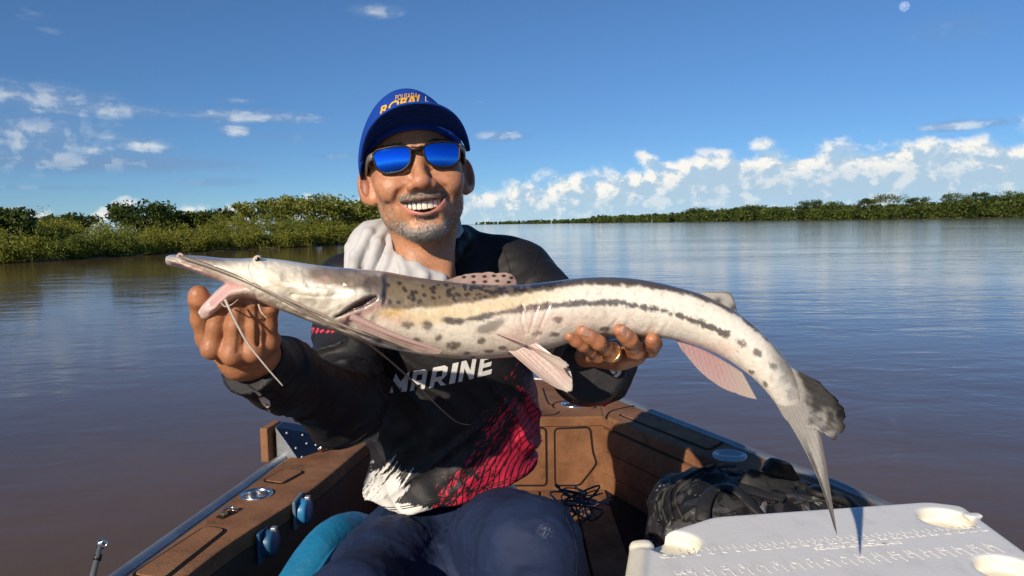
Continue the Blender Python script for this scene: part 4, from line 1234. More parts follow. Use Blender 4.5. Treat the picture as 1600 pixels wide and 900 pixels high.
# barbels
def barbel(pts, r0, r1, c, name='barbel'):
    q = smooth_path(unproj([p_[0] for p_ in pts], [p_[1] for p_ in pts], [p_[2] for p_ in pts]), 60)
    tube(name, q, np.linspace(r0, r1, 60), FINM, fish, k=10, col=np.array(c))
barbel([(285, 402, .775), (330, 417, .764), (380, 437, .756), (430, 462, .750), (480, 489, .748), (525, 512, .750), (560, 527, .752), (600, 556, .80), (645, 596, .90), (690, 640, 1.0), (715, 660, 1.05), (735, 664, 1.08)], .0023, .0005, (.27, .22, .185))
barbel([(395, 444, .752), (450, 468, .748), (500, 490, .746), (545, 512, .748), (600, 530, .752), (650, 546, .758), (688, 553, .762)], .0019, .0009, (.36, .30, .26))
barbel([(352, 468, .765), (362, 490, .762), (385, 533, .760), (415, 572, .760), (442, 603, .762)], .0016, .0007, (.62, .56, .50))
barbel([(404, 476, .768), (408, 487, .760), (416, 497, .758)], .0010, .0005, (.62, .52, .42))
barbel([(346, 474, .770), (352, 479, .765), (362, 476, .762), (372, 468, .768)], .0009, .0006, (.55, .42, .36))
barbel([(276, 404, .79), (281, 397, .79), (287, 400, .785)], .0020, .0012, (.55, .42, .38))
mesh_np('body', np.vstack(FV), [np.vstack(FF_[:1])] + [f for f in FF_[1:]], FISH, fish, col=np.vstack(FC))
EYE = material('fish_eye', (.012, .010, .008), .08, coat=.8)
EYER = material('fish_eye_ring', (.58, .47, .36), .4)
ec = P(403, 406.0, .7700)
bm = bmesh.new(); bmesh.ops.create_uvsphere(bm, u_segments=20, v_segments=14, radius=.0050); bmesh.ops.translate(bm, verts=bm.verts, vec=ec)
eo = bm_obj('eye', bm, EYER, fish, smooth=True)
vd = (CAMP - ec).normalized()
bm = bmesh.new(); bmesh.ops.create_uvsphere(bm, u_segments=16, v_segments=12, radius=.0031); bmesh.ops.translate(bm, verts=bm.verts, vec=ec + vd * .0027)
bm_obj('pupil', bm, EYE, eo, smooth=True)

# ------------------------------------------------------------------ the man
man = empty('person', tuple(P(700, 900, 1.35)))
tag(man, 'smiling seated person in blue cap, mirrored sunglasses and black long-sleeved shirt holding the fish', 'person')
def NPp(*a): return np.array(P(*a), np.float32)
# --- head frame: origin on the bridge of the nose, x to the picture's right, y into the head, z up
HO = NPp(652, 246, 1.093)
HM = np.array(Matrix.Rotation(R(10), 3, 'Z') @ Matrix.Rotation(R(-6), 3, 'Y') @ Matrix.Rotation(R(-9), 3, 'X'), np.float32)
def H(x, y, z): return HO + HM @ np.array((x, y, z), np.float32)
def toH(p): return (p - HO) @ HM
def mouth_curves(x):
    k = (x / .0335) ** 2
    return -.0640 + .0040 * k, -.0825 + .0215 * k
def head_sdf(pw):
    p = toH(pw).astype(np.float32)
    q = p.copy(); q[:, 0] = np.abs(q[:, 0])
    E = sd_ell
    d = E(p, (0, .088, .024), (.0725, .094, .074))
    d = smin(d, E(p, (0, .060, -.030), (.0635, .062, .080)), .03)
    d = smin(d, E(p, (0, .050, -.074), (.0470, .048, .038)), .022)
    d = smin(d, E(q, (.0455, .066, -.060), (.015, .030, .024)), .02)
    d = smin(d, E(p, (0, .014, -.1030), (.0300, .020, .0190)), .016)
    d = smin(d, E(q, (.041, .025, -.028), (.024, .019, .017)), .020)          # cheekbones
    d = smin(d, E(q, (.0405, .017, -.042), (.0185, .016, .015)), .020)          # smiling cheeks
    d = smin(d, sd_cap(q, (.008, .002, .016), (.040, .012, .017), .010, .008), .012)
    d = smax(d, -E(q, (.033, -.006, -.003), (.017, .014, .011)), .010)        # eye sockets
    d = smin(d, E(p, (0, .014, -.070), (.034, .023, .024)), .014)             # muzzle
    # nose
    n = sd_cap(p, (0, .002, .002), (0, -.015, -.034), .0078, .0102)
    n = smin(n, E(p, (0, -.0165, -.0405), (.0140, .012, .0108)), .006)
    n = smin(n, E(q, (.0150, -.0075, -.0435), (.0088, .0112, .0085)), .005)
    d = smin(d, n, .009)
    d = smax(d, -E(q, (.0072, -.0145, -.0505), (.0042, .0055, .0038)), .002)
    # folds from nose to mouth corners
    d = smax(d, -sd_chain(q, [(.0205, -.006, -.041), (.0325, -.001, -.051), (.0420, .007, -.065), (.0425, .012, -.080)], [.0030, .0054, .0056, .0030]), .0055)
    d = smax(d, -sd_chain(q, [(.014, -.002, -.020), (.028, .006, -.0245), (.044, .014, -.022)], [.0010, .0014, .0008]), .004)
    d = smax(d, -sd_cap(q, (.0545, .030, -.040), (.0560, .040, -.075), .0012), .004)
    d = smax(d, -sd_chain(q, [(.0480, .010, -.048), (.0515, .020, -.062), (.0500, .025, -.080)], [.0012, .0020, .0012]), .005)
    for wz in (-.002, -.008, -.014, -.020):
        d = smax(d, -sd_cap(q, (.0545, .026, wz), (.0635, .046, wz * 1.5 + .004), .0009), .0025)
    # mouth opening and lips
    zt, zb = mouth_curves(p[:, 0])
    mo = np.maximum(p[:, 2] - zt, zb - p[:, 2])
    mo = np.maximum(mo, p[:, 1] - .020)
    mo = np.maximum(mo, np.abs(p[:, 0]) - .0340)
    xs = np.linspace(-.0325, .0325, 13)
    yl = .0015 + .019 * (np.abs(xs) / .0325) ** 2.2 - .0080
    lo_ = [(x, y + .002, mouth_curves(x)[1] - .0036) for x, y in zip(xs, yl)]
    up_ = [(x, y + .0005, mouth_curves(x)[0] + .0018) for x, y in zip(xs, yl)]
    d = smin(d, sd_chain(p, lo_, [.0014 + .0044 * (1 - (abs(x) / .0325) ** 2) for x in xs]), .004)
    d = smin(d, sd_chain(p, up_, [.0014 + .0012 * (1 - (abs(x) / .0325) ** 2) for x in xs]), .004)
    d = smax(d, -mo, .0022)
    d = smax(d, -sd_cap(p, (-.016, -.004, -.0905), (.016, -.004, -.0905), .0028), .009)
    # ears
    ew = np.array((.70, .714, 0), np.float32); en = np.array((.714, -.70, 0), np.float32)
    ME = np.stack([ew, en, np.array((0, 0, 1), np.float32)], 1)
    rt = rot_axes(0, 8, 0)
    e = E(q, (.0805, .088, -.016), (.0170, .0060, .0280), ME)
    e = smin(e, E(q, (.0725, .080, -.038), (.0090, .0060, .0105), ME), .008)
    e = smax(e, -E(q, (.0818, .0815, -.013), (.0118, .0076, .0200), ME), .002)
    e = smin(e, sd_cap(q, (.0745, .076, -.002), (.0725, .077, -.026), .0030, .0034), .004)
    d = smin(d, e, .006)
    # neck with cords and throat
    d = smin(d, sd_cap(p, (0, .092, -.085), (-.010, .108, -.215), .0430, .050), .018)
    d = smin(d, sd_cap(q, (.040, .085, -.085), (.016, .064, -.190), .010, .010), .02)
    return d
lo_, hi_ = np.min([H(x, y, z) for x in (-.11, .11) for y in (-.05, .2) for z in (-.235, .14)], 0), np.max([H(x, y, z) for x in (-.11, .11) for y in (-.05, .2) for z in (-.235, .14)], 0)
HV, HF = surface(head_sdf, lo_, hi_, .0019)
hl = toH(HV)
X_, Y_, Z_ = hl[:, 0], hl[:, 1], hl[:, 2]
def gz3(c, r): return np.exp(-(((hl - np.array(c)) / np.array(r)) ** 2).sum(1))
hn1, hn2, hn3 = fbm(hl * 60, 3), fbm(hl * 240, 3), fbm(hl * 700 * np.array([1, 1, .5]), 2)
SKIN0 = np.array((.49, .235, .125))
hc = np.broadcast_to(SKIN0, (len(hl), 3)).copy()
hc *= (.82 + .36 * hn1)[:, None]
hc *= (.80 + .40 * fbm(hl * 430 + 3, 2))[:, None]
def hmix(t, c):
    global hc
    hc = hc + (np.array(c) - hc) * t[:, None]
hmix(gz3((0, -.02, -.040), (.018, .03, .014)) * .45, (.50, .20, .13))
for sx_ in (-1, 1):
    hmix(gz3((sx_ * .040, .01, -.036), (.022, .04, .018)) * .40, (.52, .215, .125))
    hmix(gz3((sx_ * .084, .088, -.014), (.022, .03, .035)) * .45, (.50, .20, .115))
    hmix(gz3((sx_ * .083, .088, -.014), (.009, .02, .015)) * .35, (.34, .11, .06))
hmix(sstep(.50, .72, hn2) * .32, (.33, .14, .075))
hmix(sstep(.60, .72, fbm(hl * 130 + 9, 2)) * .25, (.36, .15, .085))
hmix(sstep(.5, .72, hn1) * .20, (.50, .20, .115))
ax_ = np.abs(X_)
zt_, zb_ = mouth_curves(np.clip(X_, -.0335, .0335))
frontm = sstep(.05, .02, Y_)
# stubble areas: moustache, chin and jaw line
beard = sstep(-.090, -.106, Z_ + .36 * np.maximum(ax_ - .022, 0) * -1.0 + (hn1 - .5) * .02) * sstep(.050, .036, Y_) * sstep(-.129, -.121, Z_)
jawb = sstep(.040, .047, ax_) * sstep(-.045, -.075, Z_) * sstep(.075, .06, Y_) * sstep(-.140, -.125, Z_) * .40
must = sstep(.038, .030, ax_) * sstep(-.0655, -.0625, Z_) * sstep(-.050, -.0545, Z_) * frontm
soul = gz3((0, -.002, -.0900), (.014, .02, .0045)) * .7
stub = np.clip(np.maximum.reduce([beard, jawb, must * .9, soul]), 0, 1)
hmix(np.clip(stub * (.10 + .8 * sstep(.3, .7, hn3)), 0, .6), (.47, .37, .30))
hmix(np.clip(beard, 0, 1) * sstep(-.100, -.112, Z_) * sstep(.30, .6, hn3) * .85, (.66, .63, .60))
hmix(must * sstep(.30, .62, hn3) * .50, (.24, .17, .13))
lipm = np.clip(np.maximum(sstep(.0105, .008, np.abs(Z_ - (zb_ - .0040)) * 1.7 + np.maximum(0, ax_ - .030)), sstep(.0036, .0020, np.abs(Z_ - (zt_ + .0012)) + np.maximum(0, ax_ - .030))), 0, 1) * sstep(.037, .031, ax_) * sstep(.02, .012, Y_)
hmix(lipm * .75, (.50, .175, .145))
inside = (Z_ < zt_ + .001) & (Z_ > zb_ - .001) & (Y_ > .0015 + .019 * (ax_ / .0325) ** 2.2 + .001) & (ax_ < .0345) & (Y_ < .03)
hc[inside] = (.10, .02, .018)
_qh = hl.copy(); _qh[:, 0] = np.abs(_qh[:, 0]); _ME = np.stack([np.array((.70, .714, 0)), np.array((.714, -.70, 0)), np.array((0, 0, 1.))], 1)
hmix(sstep(.0012, -.0002, sd_ell(_qh, (.0818, .0815, -.013), (.0118, .0076, .0200), _ME)) * sstep(.066, .072, ax_) * .75, (.24, .075, .040))  # shade of the ear hollow painted into the skin colour
hairm = sstep(.010, .018, Z_ - .35 * (Y_ - .07)) * sstep(.045, .065, Y_) * sstep(.055, .062, ax_)
hmix(hairm * .8, (.22, .20, .18))
SKINM = material('skin', attr=True, rough=.40, spec=.45, sss=.12, sss_rad=(1., .32, .16), sss_scale=.006, bump=[(230, .0006, 3), (800, .00035, 2)])

# --- hands
def finger(pts, r, p, k=.0045): return sd_chain(p, pts, r, k)
RH_c = NPp(372, 515, .80)
kn = {'i': NPp(332, 543, .802), 'm': NPp(364, 553, .800), 'r': NPp(397, 548, .806), 'p': NPp(421, 533, .818)}
pip = {'i': NPp(345, 478, .796), 'm': NPp(374, 466, .794), 'r': NPp(399, 472, .798), 'p': NPp(421, 482, .804)}
dip = {'i': NPp(350, 472, .822), 'm': NPp(377, 463, .820), 'r': NPp(401, 470, .822), 'p': NPp(421, 480, .826)}
ftip = {'i': NPp(350, 492, .838), 'm': NPp(376, 486, .838), 'r': NPp(399, 492, .838), 'p': NPp(418, 498, .838)}
wrR = NPp(400, 566, .868)
RHN = []   # nails: centre, axis, normal
def rhand(p):
    d = None
    for f, r0 in (('i', .0110), ('m', .0110), ('r', .0105), ('p', .0095)):
        c = sd_chain(p, [kn[f], kn[f] * .5 + pip[f] * .5 + np.array((0, -.0015, 0), np.float32), pip[f], dip[f], ftip[f]], [r0 * 1.06, r0 * .90, r0 * 1.0, r0 * .86, r0 * .74], .004)
        c = smin(c, np.linalg.norm(p - (kn[f] + np.array((0, -.002, -.001), np.float32)), axis=1) - r0 * 1.0, .007)
        d = c if d is None else smin(d, c, .0035)
    palm = sd_chain(p, [kn['i'] + (.002, .012, .002), NPp(375, 560, .835), wrR], [.0125, .023, .025], .01)
    palm = smin(palm, sd_chain(p, [kn['p'] + (-.002, .008, 0), NPp(408, 556, .842), wrR], [.0115, .020, .025], .01), .012)
    palm = smin(palm, sd_chain(p, [kn['m'] + (0, .006, .0), kn['r'] + (0, .006, 0)], [.0125, .0125], .01), .010)
    d = smin(d, palm, .0075)
    # thumb: root at the wrist side of the palm, over the jaw from behind
    th_ = sd_chain(p, [NPp(362, 560, .848), NPp(326, 528, .838), NPp(316, 498, .828), NPp(312, 468, .815), NPp(310, 460, .812)], [.017, .0135, .0118, .0112, .0100], .006)
    d = smin(d, th_, .006)
    d = smin(d, sd_cap(p, wrR, NPp(455, 600, .93), .026, .030), .012)
    # tendon grooves between the knuckles
    for a, c in (('i', 'm'), ('m', 'r'), ('r', 'p')):
        g0 = (kn[a] + kn[c]) / 2
        d = smax(d, -sd_cap(p, g0 + np.array((0, -.0135, .004), np.float32), (pip[a] + pip[c]) / 2 + np.array((0, -.012, 0), np.float32), .0022), .0035)
    return d
RV, RF = surface(rhand, np.min([RH_c - (.062, .05, .085)], 0), RH_c + np.array((.085, .16, .075)), .0014)
LH = {'r': [NPp(940, 557, .850), NPp(958, 553, .786), NPp(936, 536, .763), NPp(909, 518, .757)], 'm': [NPp(966, 554, .850), NPp(994, 548, .786), NPp(984, 532, .766), NPp(968, 516, .757)],
      'i': [NPp(990, 550, .850), NPp(1016, 545, .800), NPp(1022, 537, .782), NPp(1019, 530, .770)], 'p': [NPp(914, 557, .854), NPp(934, 556, .803), NPp(912, 540, .778), NPp(890, 526, .769)]}
wrL = NPp(908, 572, .905)
LN = {'r': (NPp(909, 518, .757), NPp(936, 536, .763)), 'm': (NPp(968, 516, .757), NPp(984, 532, .766))}
def nail_frame(tip_, prev):
    ax2 = (prev - tip_); ax2 /= np.linalg.norm(ax2)
    nrm_ = np.array((.10, -1, .45), np.float32); nrm_ -= ax2 * (nrm_ @ ax2); nrm_ /= np.linalg.norm(nrm_)
    sd_ = np.cross(ax2, nrm_)
    return ax2, nrm_, sd_
def lhand(p):
    d = None
    for f, r0 in (('r', .0089), ('m', .0096), ('i', .0094), ('p', .0079)):
        c = sd_chain(p, [LH[f][0], LH[f][1], LH[f][1] * .5 + LH[f][2] * .5, LH[f][2], LH[f][2] * .45 + LH[f][3] * .55, LH[f][3]], [r0 * 1.08, r0 * 1.0, r0 * .86, r0 * .90, r0 * .84, r0 * .72], .003)
        d = c if d is None else smin(d, c, .0022)
    palm = sd_chain(p, [LH['p'][0], LH['m'][0], LH['i'][0]], [.0125, .0135, .0130], .01)
    palm = smin(palm, sd_chain(p, [LH['m'][0] + (0, .002, -.002), NPp(938, 564, .88), wrL], [.013, .019, .024], .012), .014)
    palm = smin(palm, sd_chain(p, [LH['i'][0], NPp(958, 558, .89), wrL], [.012, .018, .023], .012), .014)
    d = smin(d, palm, .008)
    # thumb lies behind the fish
    d = smin(d, sd_chain(p, [NPp(940, 566, .895), NPp(985, 540, .875), NPp(1010, 505, .858), NPp(1015, 480, .850)], [.017, .013, .0112, .0095], .006), .008)
    for f, (t_, pv) in LN.items():
        a2, n2, s2 = nail_frame(t_, pv)
        Mx = np.stack([a2, n2, s2], 1)
        c_ = t_ + n2 * .0066 + a2 * .0010
        d = smin(d, sd_ell(p, c_, (.0066, .0012, .0054), Mx), .0006)
    d = smin(d, sd_cap(p, wrL, NPp(918, 575, 1.0), .026, .032), .012)
    return d
LC = NPp(955, 545, .83)
LV, LF = surface(lhand, LC - (.075, .095, .060), LC + np.array((.075, .15, .060)), .0014)
def hand_cols(Vh, knuck, nails=(), joints=()):
    n1, n2 = fbm(Vh.astype(np.float32) * 70, 3), fbm(Vh.astype(np.float32) * 420, 2)
    c = np.array((.37, .165, .080)) * (.74 + .52 * n1)[:, None]
    for k_ in knuck:
        t = np.exp(-(np.linalg.norm(Vh - k_, axis=1) / .013) ** 2)
        c = c + (np.array((.45, .185, .105)) - c) * (t * .5)[:, None]
    c *= (.86 + .28 * n2)[:, None]
    for a_, j_ in joints:
        ax2 = (j_ - a_) / np.linalg.norm(j_ - a_); q = Vh - j_; al = q @ ax2; ra = np.linalg.norm(q - al[:, None] * ax2, axis=1)
        for of_ in (-.0026, 0, .0024):
            t = np.exp(-((al - of_ + .0006 * np.sin(Vh[:, 0] * 900)) / .0007) ** 2) * (ra < .0145)
            c = c * (1 - .5 * t)[:, None]
    for t_, pv in nails:
        a2, n2_, s2 = nail_frame(t_, pv)
        q = Vh - (t_ + n2_ * .0070 + a2 * .0010)
        k = ((q @ a2) / .0064) ** 2 + ((q @ s2) / .0052) ** 2 + ((q @ n2_) / .0035) ** 2
        t = sstep(1.15, .8, k)
        c = c + (np.array((.50, .27, .19)) - c) * t[:, None]
        rim = sstep(.55, .8, k) * sstep(1.25, .9, k)
        c = c + (np.array((.54, .36, .27)) - c) * (rim * .5)[:, None]
    return c
rc = hand_cols(RV, list(kn.values()) + list(pip.values()) + [NPp(310, 460, .812)], joints=[(kn[f], pip[f] * .93 + kn[f] * .07) for f in kn] + [(NPp(316, 498, .828), NPp(312, 470, .816))])
lc = hand_cols(LV, [LH[f][3] for f in LH], list(LN.values()), [(LH[f][k], LH[f][k + 1]) for f in LH for k in (0, 1)])

# --- the body under the clothes (coarse), then everything joined to one figure
shR, elR = NPp(545, 445, 1.25), NPp(540, 640, 1.09)
shL, elL = NPp(812, 428, 1.26), NPp(930, 566, 1.11)
ches, bel, pelv = NPp(690, 510, 1.275), NPp(703, 655, 1.31), NPp(712, 800, 1.36)
hipA, kneeA, ankA = NPp(645, 872, 1.33), NPp(548, 958, .985), NPp(545, 1230, 1.02)
hipB, kneeB, ankB = NPp(762, 862, 1.33), NPp(826, 862, .985), NPp(850, 1150, 1.05)
ankA[2] = ZF + .09; ankB[2] = ZF + .09
def core(p):
    d = sd_ell(p, ches + np.array((0, .01, -.02), np.float32), (.120, .078, .130))
    d = smin(d, sd_ell(p, bel, (.115, .080, .120)), .05)
    d = smin(d, sd_ell(p, pelv, (.135, .095, .085)), .05)
    d = smin(d, sd_cap(p, NPp(655, 425, 1.235), shR, .036, .040), .03); d = smin(d, sd_cap(p, NPp(660, 440, 1.255), shL, .028, .036), .02)
    d = smin(d, sd_chain(p, [shR, elR, NPp(440, 592, .92), wrR], [.042, .036, .028, .025], .02), .03)
    d = smin(d, sd_chain(p, [shL, elL, NPp(915, 574, .97), wrL], [.042, .036, .028, .025], .02), .03)
    for h_, k_, a_ in ((hipA, kneeA, ankA), (hipB, kneeB, ankB)):
        d = smin(d, sd_chain(p, [h_, k_, a_], [.070, .050, .036], .03), .03)
        d = smin(d, sd_cap(p, a_ + (0, .01, -.05), a_ + (0, -.13, -.06), .034, .026), .02)
    return d
CV, CF = surface(core, np.array((-.36, .78, ZF - .01)), np.array((.22, 1.52, 1.16)), .009)
cc_ = np.broadcast_to(SKIN0 * .92, (len(CV), 3))
o1, o2, o3 = len(HV), len(HV) + len(RV), len(HV) + len(RV) + len(LV)
body = mesh_np('body', np.vstack([HV, RV, LV, CV]), [np.vstack([HF, RF + o1, LF + o2, CF + o3])], SKINM, man, col=np.vstack([hc, rc, lc, cc_]))
# gold ring
rg = LH['r'][1] * .86 + LH['r'][2] * .14
GOLD = material('gold', (.83, .58, .28), .22, metal=1.0)
axr = Vector((LH['r'][2] - LH['r'][1])) ; 
ring('finger_ring', tuple(rg), .0108, .0011, GOLD, man, tuple(axr), 40, 8, flat=1.5)
# teeth
TOOTH = material('tooth', (.78, .73, .62), .22, spec=.5, coat=.3)
tx = -.0277
for w_ in (.0054, .0060, .0063, .0068, .0080, .0080, .0068, .0063, .0060, .0054):
    xc = tx + w_ / 2; tx += w_
    k = (abs(xc) / .0325) ** 2
    yc = .0022 + .0205 * k
    zt_c = -.0610 + .0030 * k; ln_ = .0162 - .0068 * k
    Mx = Matrix(HM.tolist()).to_4x4(); Mx.translation = Vector(HO)
    bm = bmesh.new(); bmesh.ops.create_cube(bm, size=1); bmesh.ops.scale(bm, vec=(w_ * 1.0, .006, ln_), verts=bm.verts)
    for v_ in bm.verts:
        if v_.co.z > 0: v_.co.x *= .93
    bmesh.ops.bevel(bm, geom=list(bm.edges), offset=.0013, segments=3, affect='EDGES', profile=.5)
    bm.transform(Mx @ Matrix.Translation((xc, yc, zt_c - ln_ / 2)) @ Matrix.Rotation(math.atan2(.041 * xc / .0325 ** 2, 1) , 4, 'Z'))
    bm_obj('tooth', bm, TOOTH, man, smooth=True)
# stubble and hair: short tapered strands grown on the skin
tri = HF
cen = HV[tri].mean(1); cl = toH(cen)
nrmf = np.cross(HV[tri[:, 1]] - HV[tri[:, 0]], HV[tri[:, 3]] - HV[tri[:, 0]]); nrmf /= np.linalg.norm(nrmf, axis=1)[:, None] + 1e-12
nloc = nrmf @ HM
def strands(name, wts, n, l0, l1, dirl, cols, r_=.00016, parent=None, lay=.6):
    w = np.clip(wts[tri].mean(1), 0, None); w = w / w.sum()
    k = rng.choice(len(tri), n, p=w)
    c4 = HV[tri[k]]; ab = rng.random((n, 2, 1))
    base = (c4[:, 0] * (1 - ab[:, 0]) + c4[:, 1] * ab[:, 0]) * (1 - ab[:, 1]) + (c4[:, 3] * (1 - ab[:, 0]) + c4[:, 2] * ab[:, 0]) * ab[:, 1]
    dl = nloc[k] * (1 - lay) + np.asarray(dirl(toH(base))) * lay + rng.normal(0, .22, (n, 3))
    dl /= np.linalg.norm(dl, axis=1)[:, None]
    dw = dl @ HM.T
    L = (l0 + (l1 - l0) * rng.random(n))[:, None]
    s_ = np.cross(dw, rng.normal(size=(n, 3))); s_ /= np.linalg.norm(s_, axis=1)[:, None]; t_ = np.cross(dw, s_)
    b0 = base - dw * .0008
    V = np.stack([b0 + s_ * r_, b0 - s_ * r_ * .5 + t_ * r_ * .87, b0 - s_ * r_ * .5 - t_ * r_ * .87, b0 + dw * L], 1).reshape(-1, 3)
    i0 = np.arange(n)[:, None] * 4
    F = np.vstack([i0 + np.array([[0, 1, 3]]), i0 + np.array([[1, 2, 3]]), i0 + np.array([[2, 0, 3]])])
    ci = np.asarray(cols)[rng.integers(0, len(cols), n)] * (.8 + .4 * rng.random((n, 1)))
    o = mesh_np(name, V, [F], HAIRM, parent, col=np.repeat(ci, 4, 0), smooth=False)
    o['kind'] = 'stuff'
    return o
HAIRM = material('hair', attr=True, rough=.45, spec=.4)
WH = [(.74, .71, .67), (.62, .58, .54), (.48, .44, .40), (.78, .76, .72)]
GR = [(.24, .18, .14), (.46, .41, .36), (.58, .53, .48), (.16, .12, .09), (.36, .29, .24)]
strands('beard', np.clip(beard, 0, 1) ** 1.3 * (.25 + sstep(-.100, -.122, Z_)), 6500, .0025, .0055, lambda q: np.stack([q[:, 0] * 4, q[:, 0] * 0 - .25, q[:, 0] * 0 - .9], -1), WH + [(.25, .21, .18)], .00050, man, .62)
strands('beard', np.clip(beard * .5 + jawb, 0, 1), 2600, .0015, .0032, lambda q: np.stack([q[:, 0] * 3, q[:, 0] * 0 - .1, q[:, 0] * 0 - .9], -1), GR + WH, .00036, man, .7)
strands('moustache', np.clip(must, 0, 1), 3600, .0022, .0042, lambda q: np.stack([q[:, 0] * 26, q[:, 0] * 0 - .25, q[:, 0] * 0 - .9], -1), GR, .00038, man, .75)
strands('beard', np.clip(soul, 0, 1), 420, .003, .005, lambda q: np.stack([q[:, 0] * 6, q[:, 0] * 0 - .2, q[:, 0] * 0 - .9], -1), GR, .00038, man, .7)
strands('hair', np.clip(hairm, 0, 1), 5200, .004, .010, lambda q: np.stack([np.sign(q[:, 0]) * .1, q[:, 0] * 0 + .6, q[:, 0] * 0 - .7], -1), GR + WH, .00030, man, .85)
browm = gz3((.034, .0, .020), (.016, .02, .0035)) + gz3((-.034, .0, .020), (.016, .02, .0035))
strands('eyebrow', browm * (browm > .25), 800, .004, .007, lambda q: np.stack([np.sign(q[:, 0]), q[:, 0] * 0 + .2, q[:, 0] * 0 - .1], -1), [(.06, .045, .035), (.10, .08, .06)], .00026, man, .8)

# --- cap
CAPB = material('cap_cloth', (.006, .048, .30), .80, spec=.2, vary=(30, .10), bump=[(900, .0004, 2), (22, .004, 3)])
CAPD = material('cap_brim', (.005, .034, .21), .78, spec=.2, vary=(40, .12), bump=[(900, .0003, 2)])
def cap_sdf(pw):
    p = toH(pw)
    fx = np.abs(p[:, 0] + .004) / .0835; fy = np.abs(p[:, 1] - .086) / .104; fz = np.abs(p[:, 2] - .010) / (.1210 - .30 * np.maximum(0, p[:, 1] - .035))
    k = (fx ** 2.0 + fy ** 2.2 + fz ** 1.75) ** (1 / 2.)
    d = (k - 1) * .078
    # panel seams
    a = np.arctan2(p[:, 0], -(p[:, 1] - .086))
    d = d + .0010 * np.exp(-((np.abs(a) - .62) * .08 / .0016) ** 2)
    d = np.maximum(d, (.052 - .36 * (p[:, 1])) * .0 + (.034 - .30 * p[:, 1] - .2 * np.maximum(0, np.abs(p[:, 0]) - .03)) - p[:, 2])
    inner = (k - 1) * .078 + .0035
    return np.maximum(d, -np.maximum(inner, -.5))
def bounds(x, y, z): 
    q = np.array([H(a, c, e) for a in x for c in y for e in z]); return q.min(0), q.max(0)
l_, h_ = bounds((-.10, .10), (-.035, .205), (-.04, .125))
KV, KF = surface(cap_sdf, l_, h_, .0021)
cap = empty('cap', tuple(H(0, .08, .03))); cap.parent = man; cap.matrix_parent_inverse = Matrix.Translation(man.location).inverted()
cap['label'] = 'blue trucker cap with yellow lettering'
crown = mesh_np('crown', KV, [KF], CAPB, cap)
n, m_ = 61, 16
a = np.linspace(-1, 1, n)[:, None]; t = np.linspace(0, 1, m_)[None, :]
inn = np.stack([.0775 * np.sin(1.38 * a) / math.sin(1.38), -.012 + .052 * np.abs(a) ** 2.0, .046 - .034 * np.abs(a) ** 2], -1)
out_ = np.stack([.0805 * np.sin(1.32 * a) / math.sin(1.32), -.079 + .105 * np.abs(a) ** 2.3, .0555 - .046 * np.abs(a) ** 2.1], -1)
Bq = inn * (1 - t[..., None]) + out_ * t[..., None]
Bq[..., 2] += .006 * np.sin(t * math.pi) * (1 - np.abs(a))
up_ = Bq + np.array((0, 0, .0022)); dn_ = Bq - np.array((0, 0, .0012))
Vb = np.vstack([up_.reshape(-1, 3), dn_.reshape(-1, 3)]) @ HM.T + HO
ii = np.arange(n - 1)[:, None] * m_; jj = np.arange(m_ - 1)[None, :]
Fa = np.stack([ii + jj, ii + jj + 1, ii + m_ + jj + 1, ii + m_ + jj], -1).reshape(-1, 4)
o_ = n * m_; e_ = np.arange(n - 1) * m_ + m_ - 1
Fe = np.stack([e_, e_ + o_, e_ + m_ + o_, e_ + m_], -1)
mesh_np('brim', Vb, [np.vstack([Fa, Fa[:, ::-1] + o_, Fe])], CAPD, cap)
tube('brim_edge', (np.array(out_).reshape(-1, 3)) @ HM.T + HO, .0021, CAPB, cap, k=8)
STI = material('cap_thread', (.02, .07, .36), .7)
for f_ in (.25, .45, .65, .85):
    q = (inn * (1 - f_) + out_ * f_).reshape(-1, 3).copy(); q[:, 2] += .006 * math.sin(f_ * math.pi) * (1 - np.abs(a[:, 0])) - .0016
    tube('stitching', q @ HM.T + HO, .0005, STI, cap, k=5)
lathe('top_button', [(.0065, 0), (.0060, .003), (.0001, .0045)], tuple(H(-.004, .070, .1205)), CAPB, cap, tuple(HM @ np.array((0, 0, 1), np.float32)), n=20)
# lettering on the front of the crown
tree_c = BVHTree.FromPolygons([tuple(v_) for v_ in KV], [tuple(f_) for f_ in KF])
def on_cap(u, w, lift=.0012):
    """u across, w up the front panel (metres in the head frame)"""
    o = Vector(H(u, -.12, w)); dr = Vector(HM @ np.array((0, 1, 0), np.float32))
    hit = tree_c.ray_cast(o, dr)
    return None if hit[0] is None else hit[0] - dr * lift
YEL = material('yellow_print', (.80, .42, .02), .6)
WHP = material('white_print', (.75, .76, .78), .6)
def lettering(txt, x0, z0, size, bold, mat_, sx_=1.0, slope=0.0, arc=0.0, name='lettering', xs=0.0, lift=.0012):
    pol = text_polys(txt, size, bold, xs)
    w_ = max(x for pl in pol for x, y in pl)
    polyprint(name, [[(x * sx_, y) for x, y in pl] for pl in pol], lambda u, v_: on_cap(x0 + u, z0 + v_ + slope * u + arc * (u - w_ * sx_ / 2) ** 2, lift), mat_, cap, .004)
def cap_px(px, py, lift=.0012):
    o = P(px, py, .9); dr = (o - CAMP).normalized()
    hit = tree_c.ray_cast(o, dr)
    return None if hit[0] is None else hit[0] - dr * lift
def cap_text(txt, p0, p1, h_px, bold, mat_, lean=0.0, sag=0.0, lift=.0012):
    pol = text_polys(txt, 1.0, bold)
    w_ = max(x for pl in pol for x, y in pl)
    dx, dy = p1[0] - p0[0], p1[1] - p0[1]
    def mp(u, v_):
        s = u / w_
        return cap_px(p0[0] + dx * s + lean * v_, p0[1] + dy * s - sag * 4 * s * (1 - s) - h_px * v_ / .7, lift)
    polyprint('lettering', pol, mp, mat_, cap, .12)
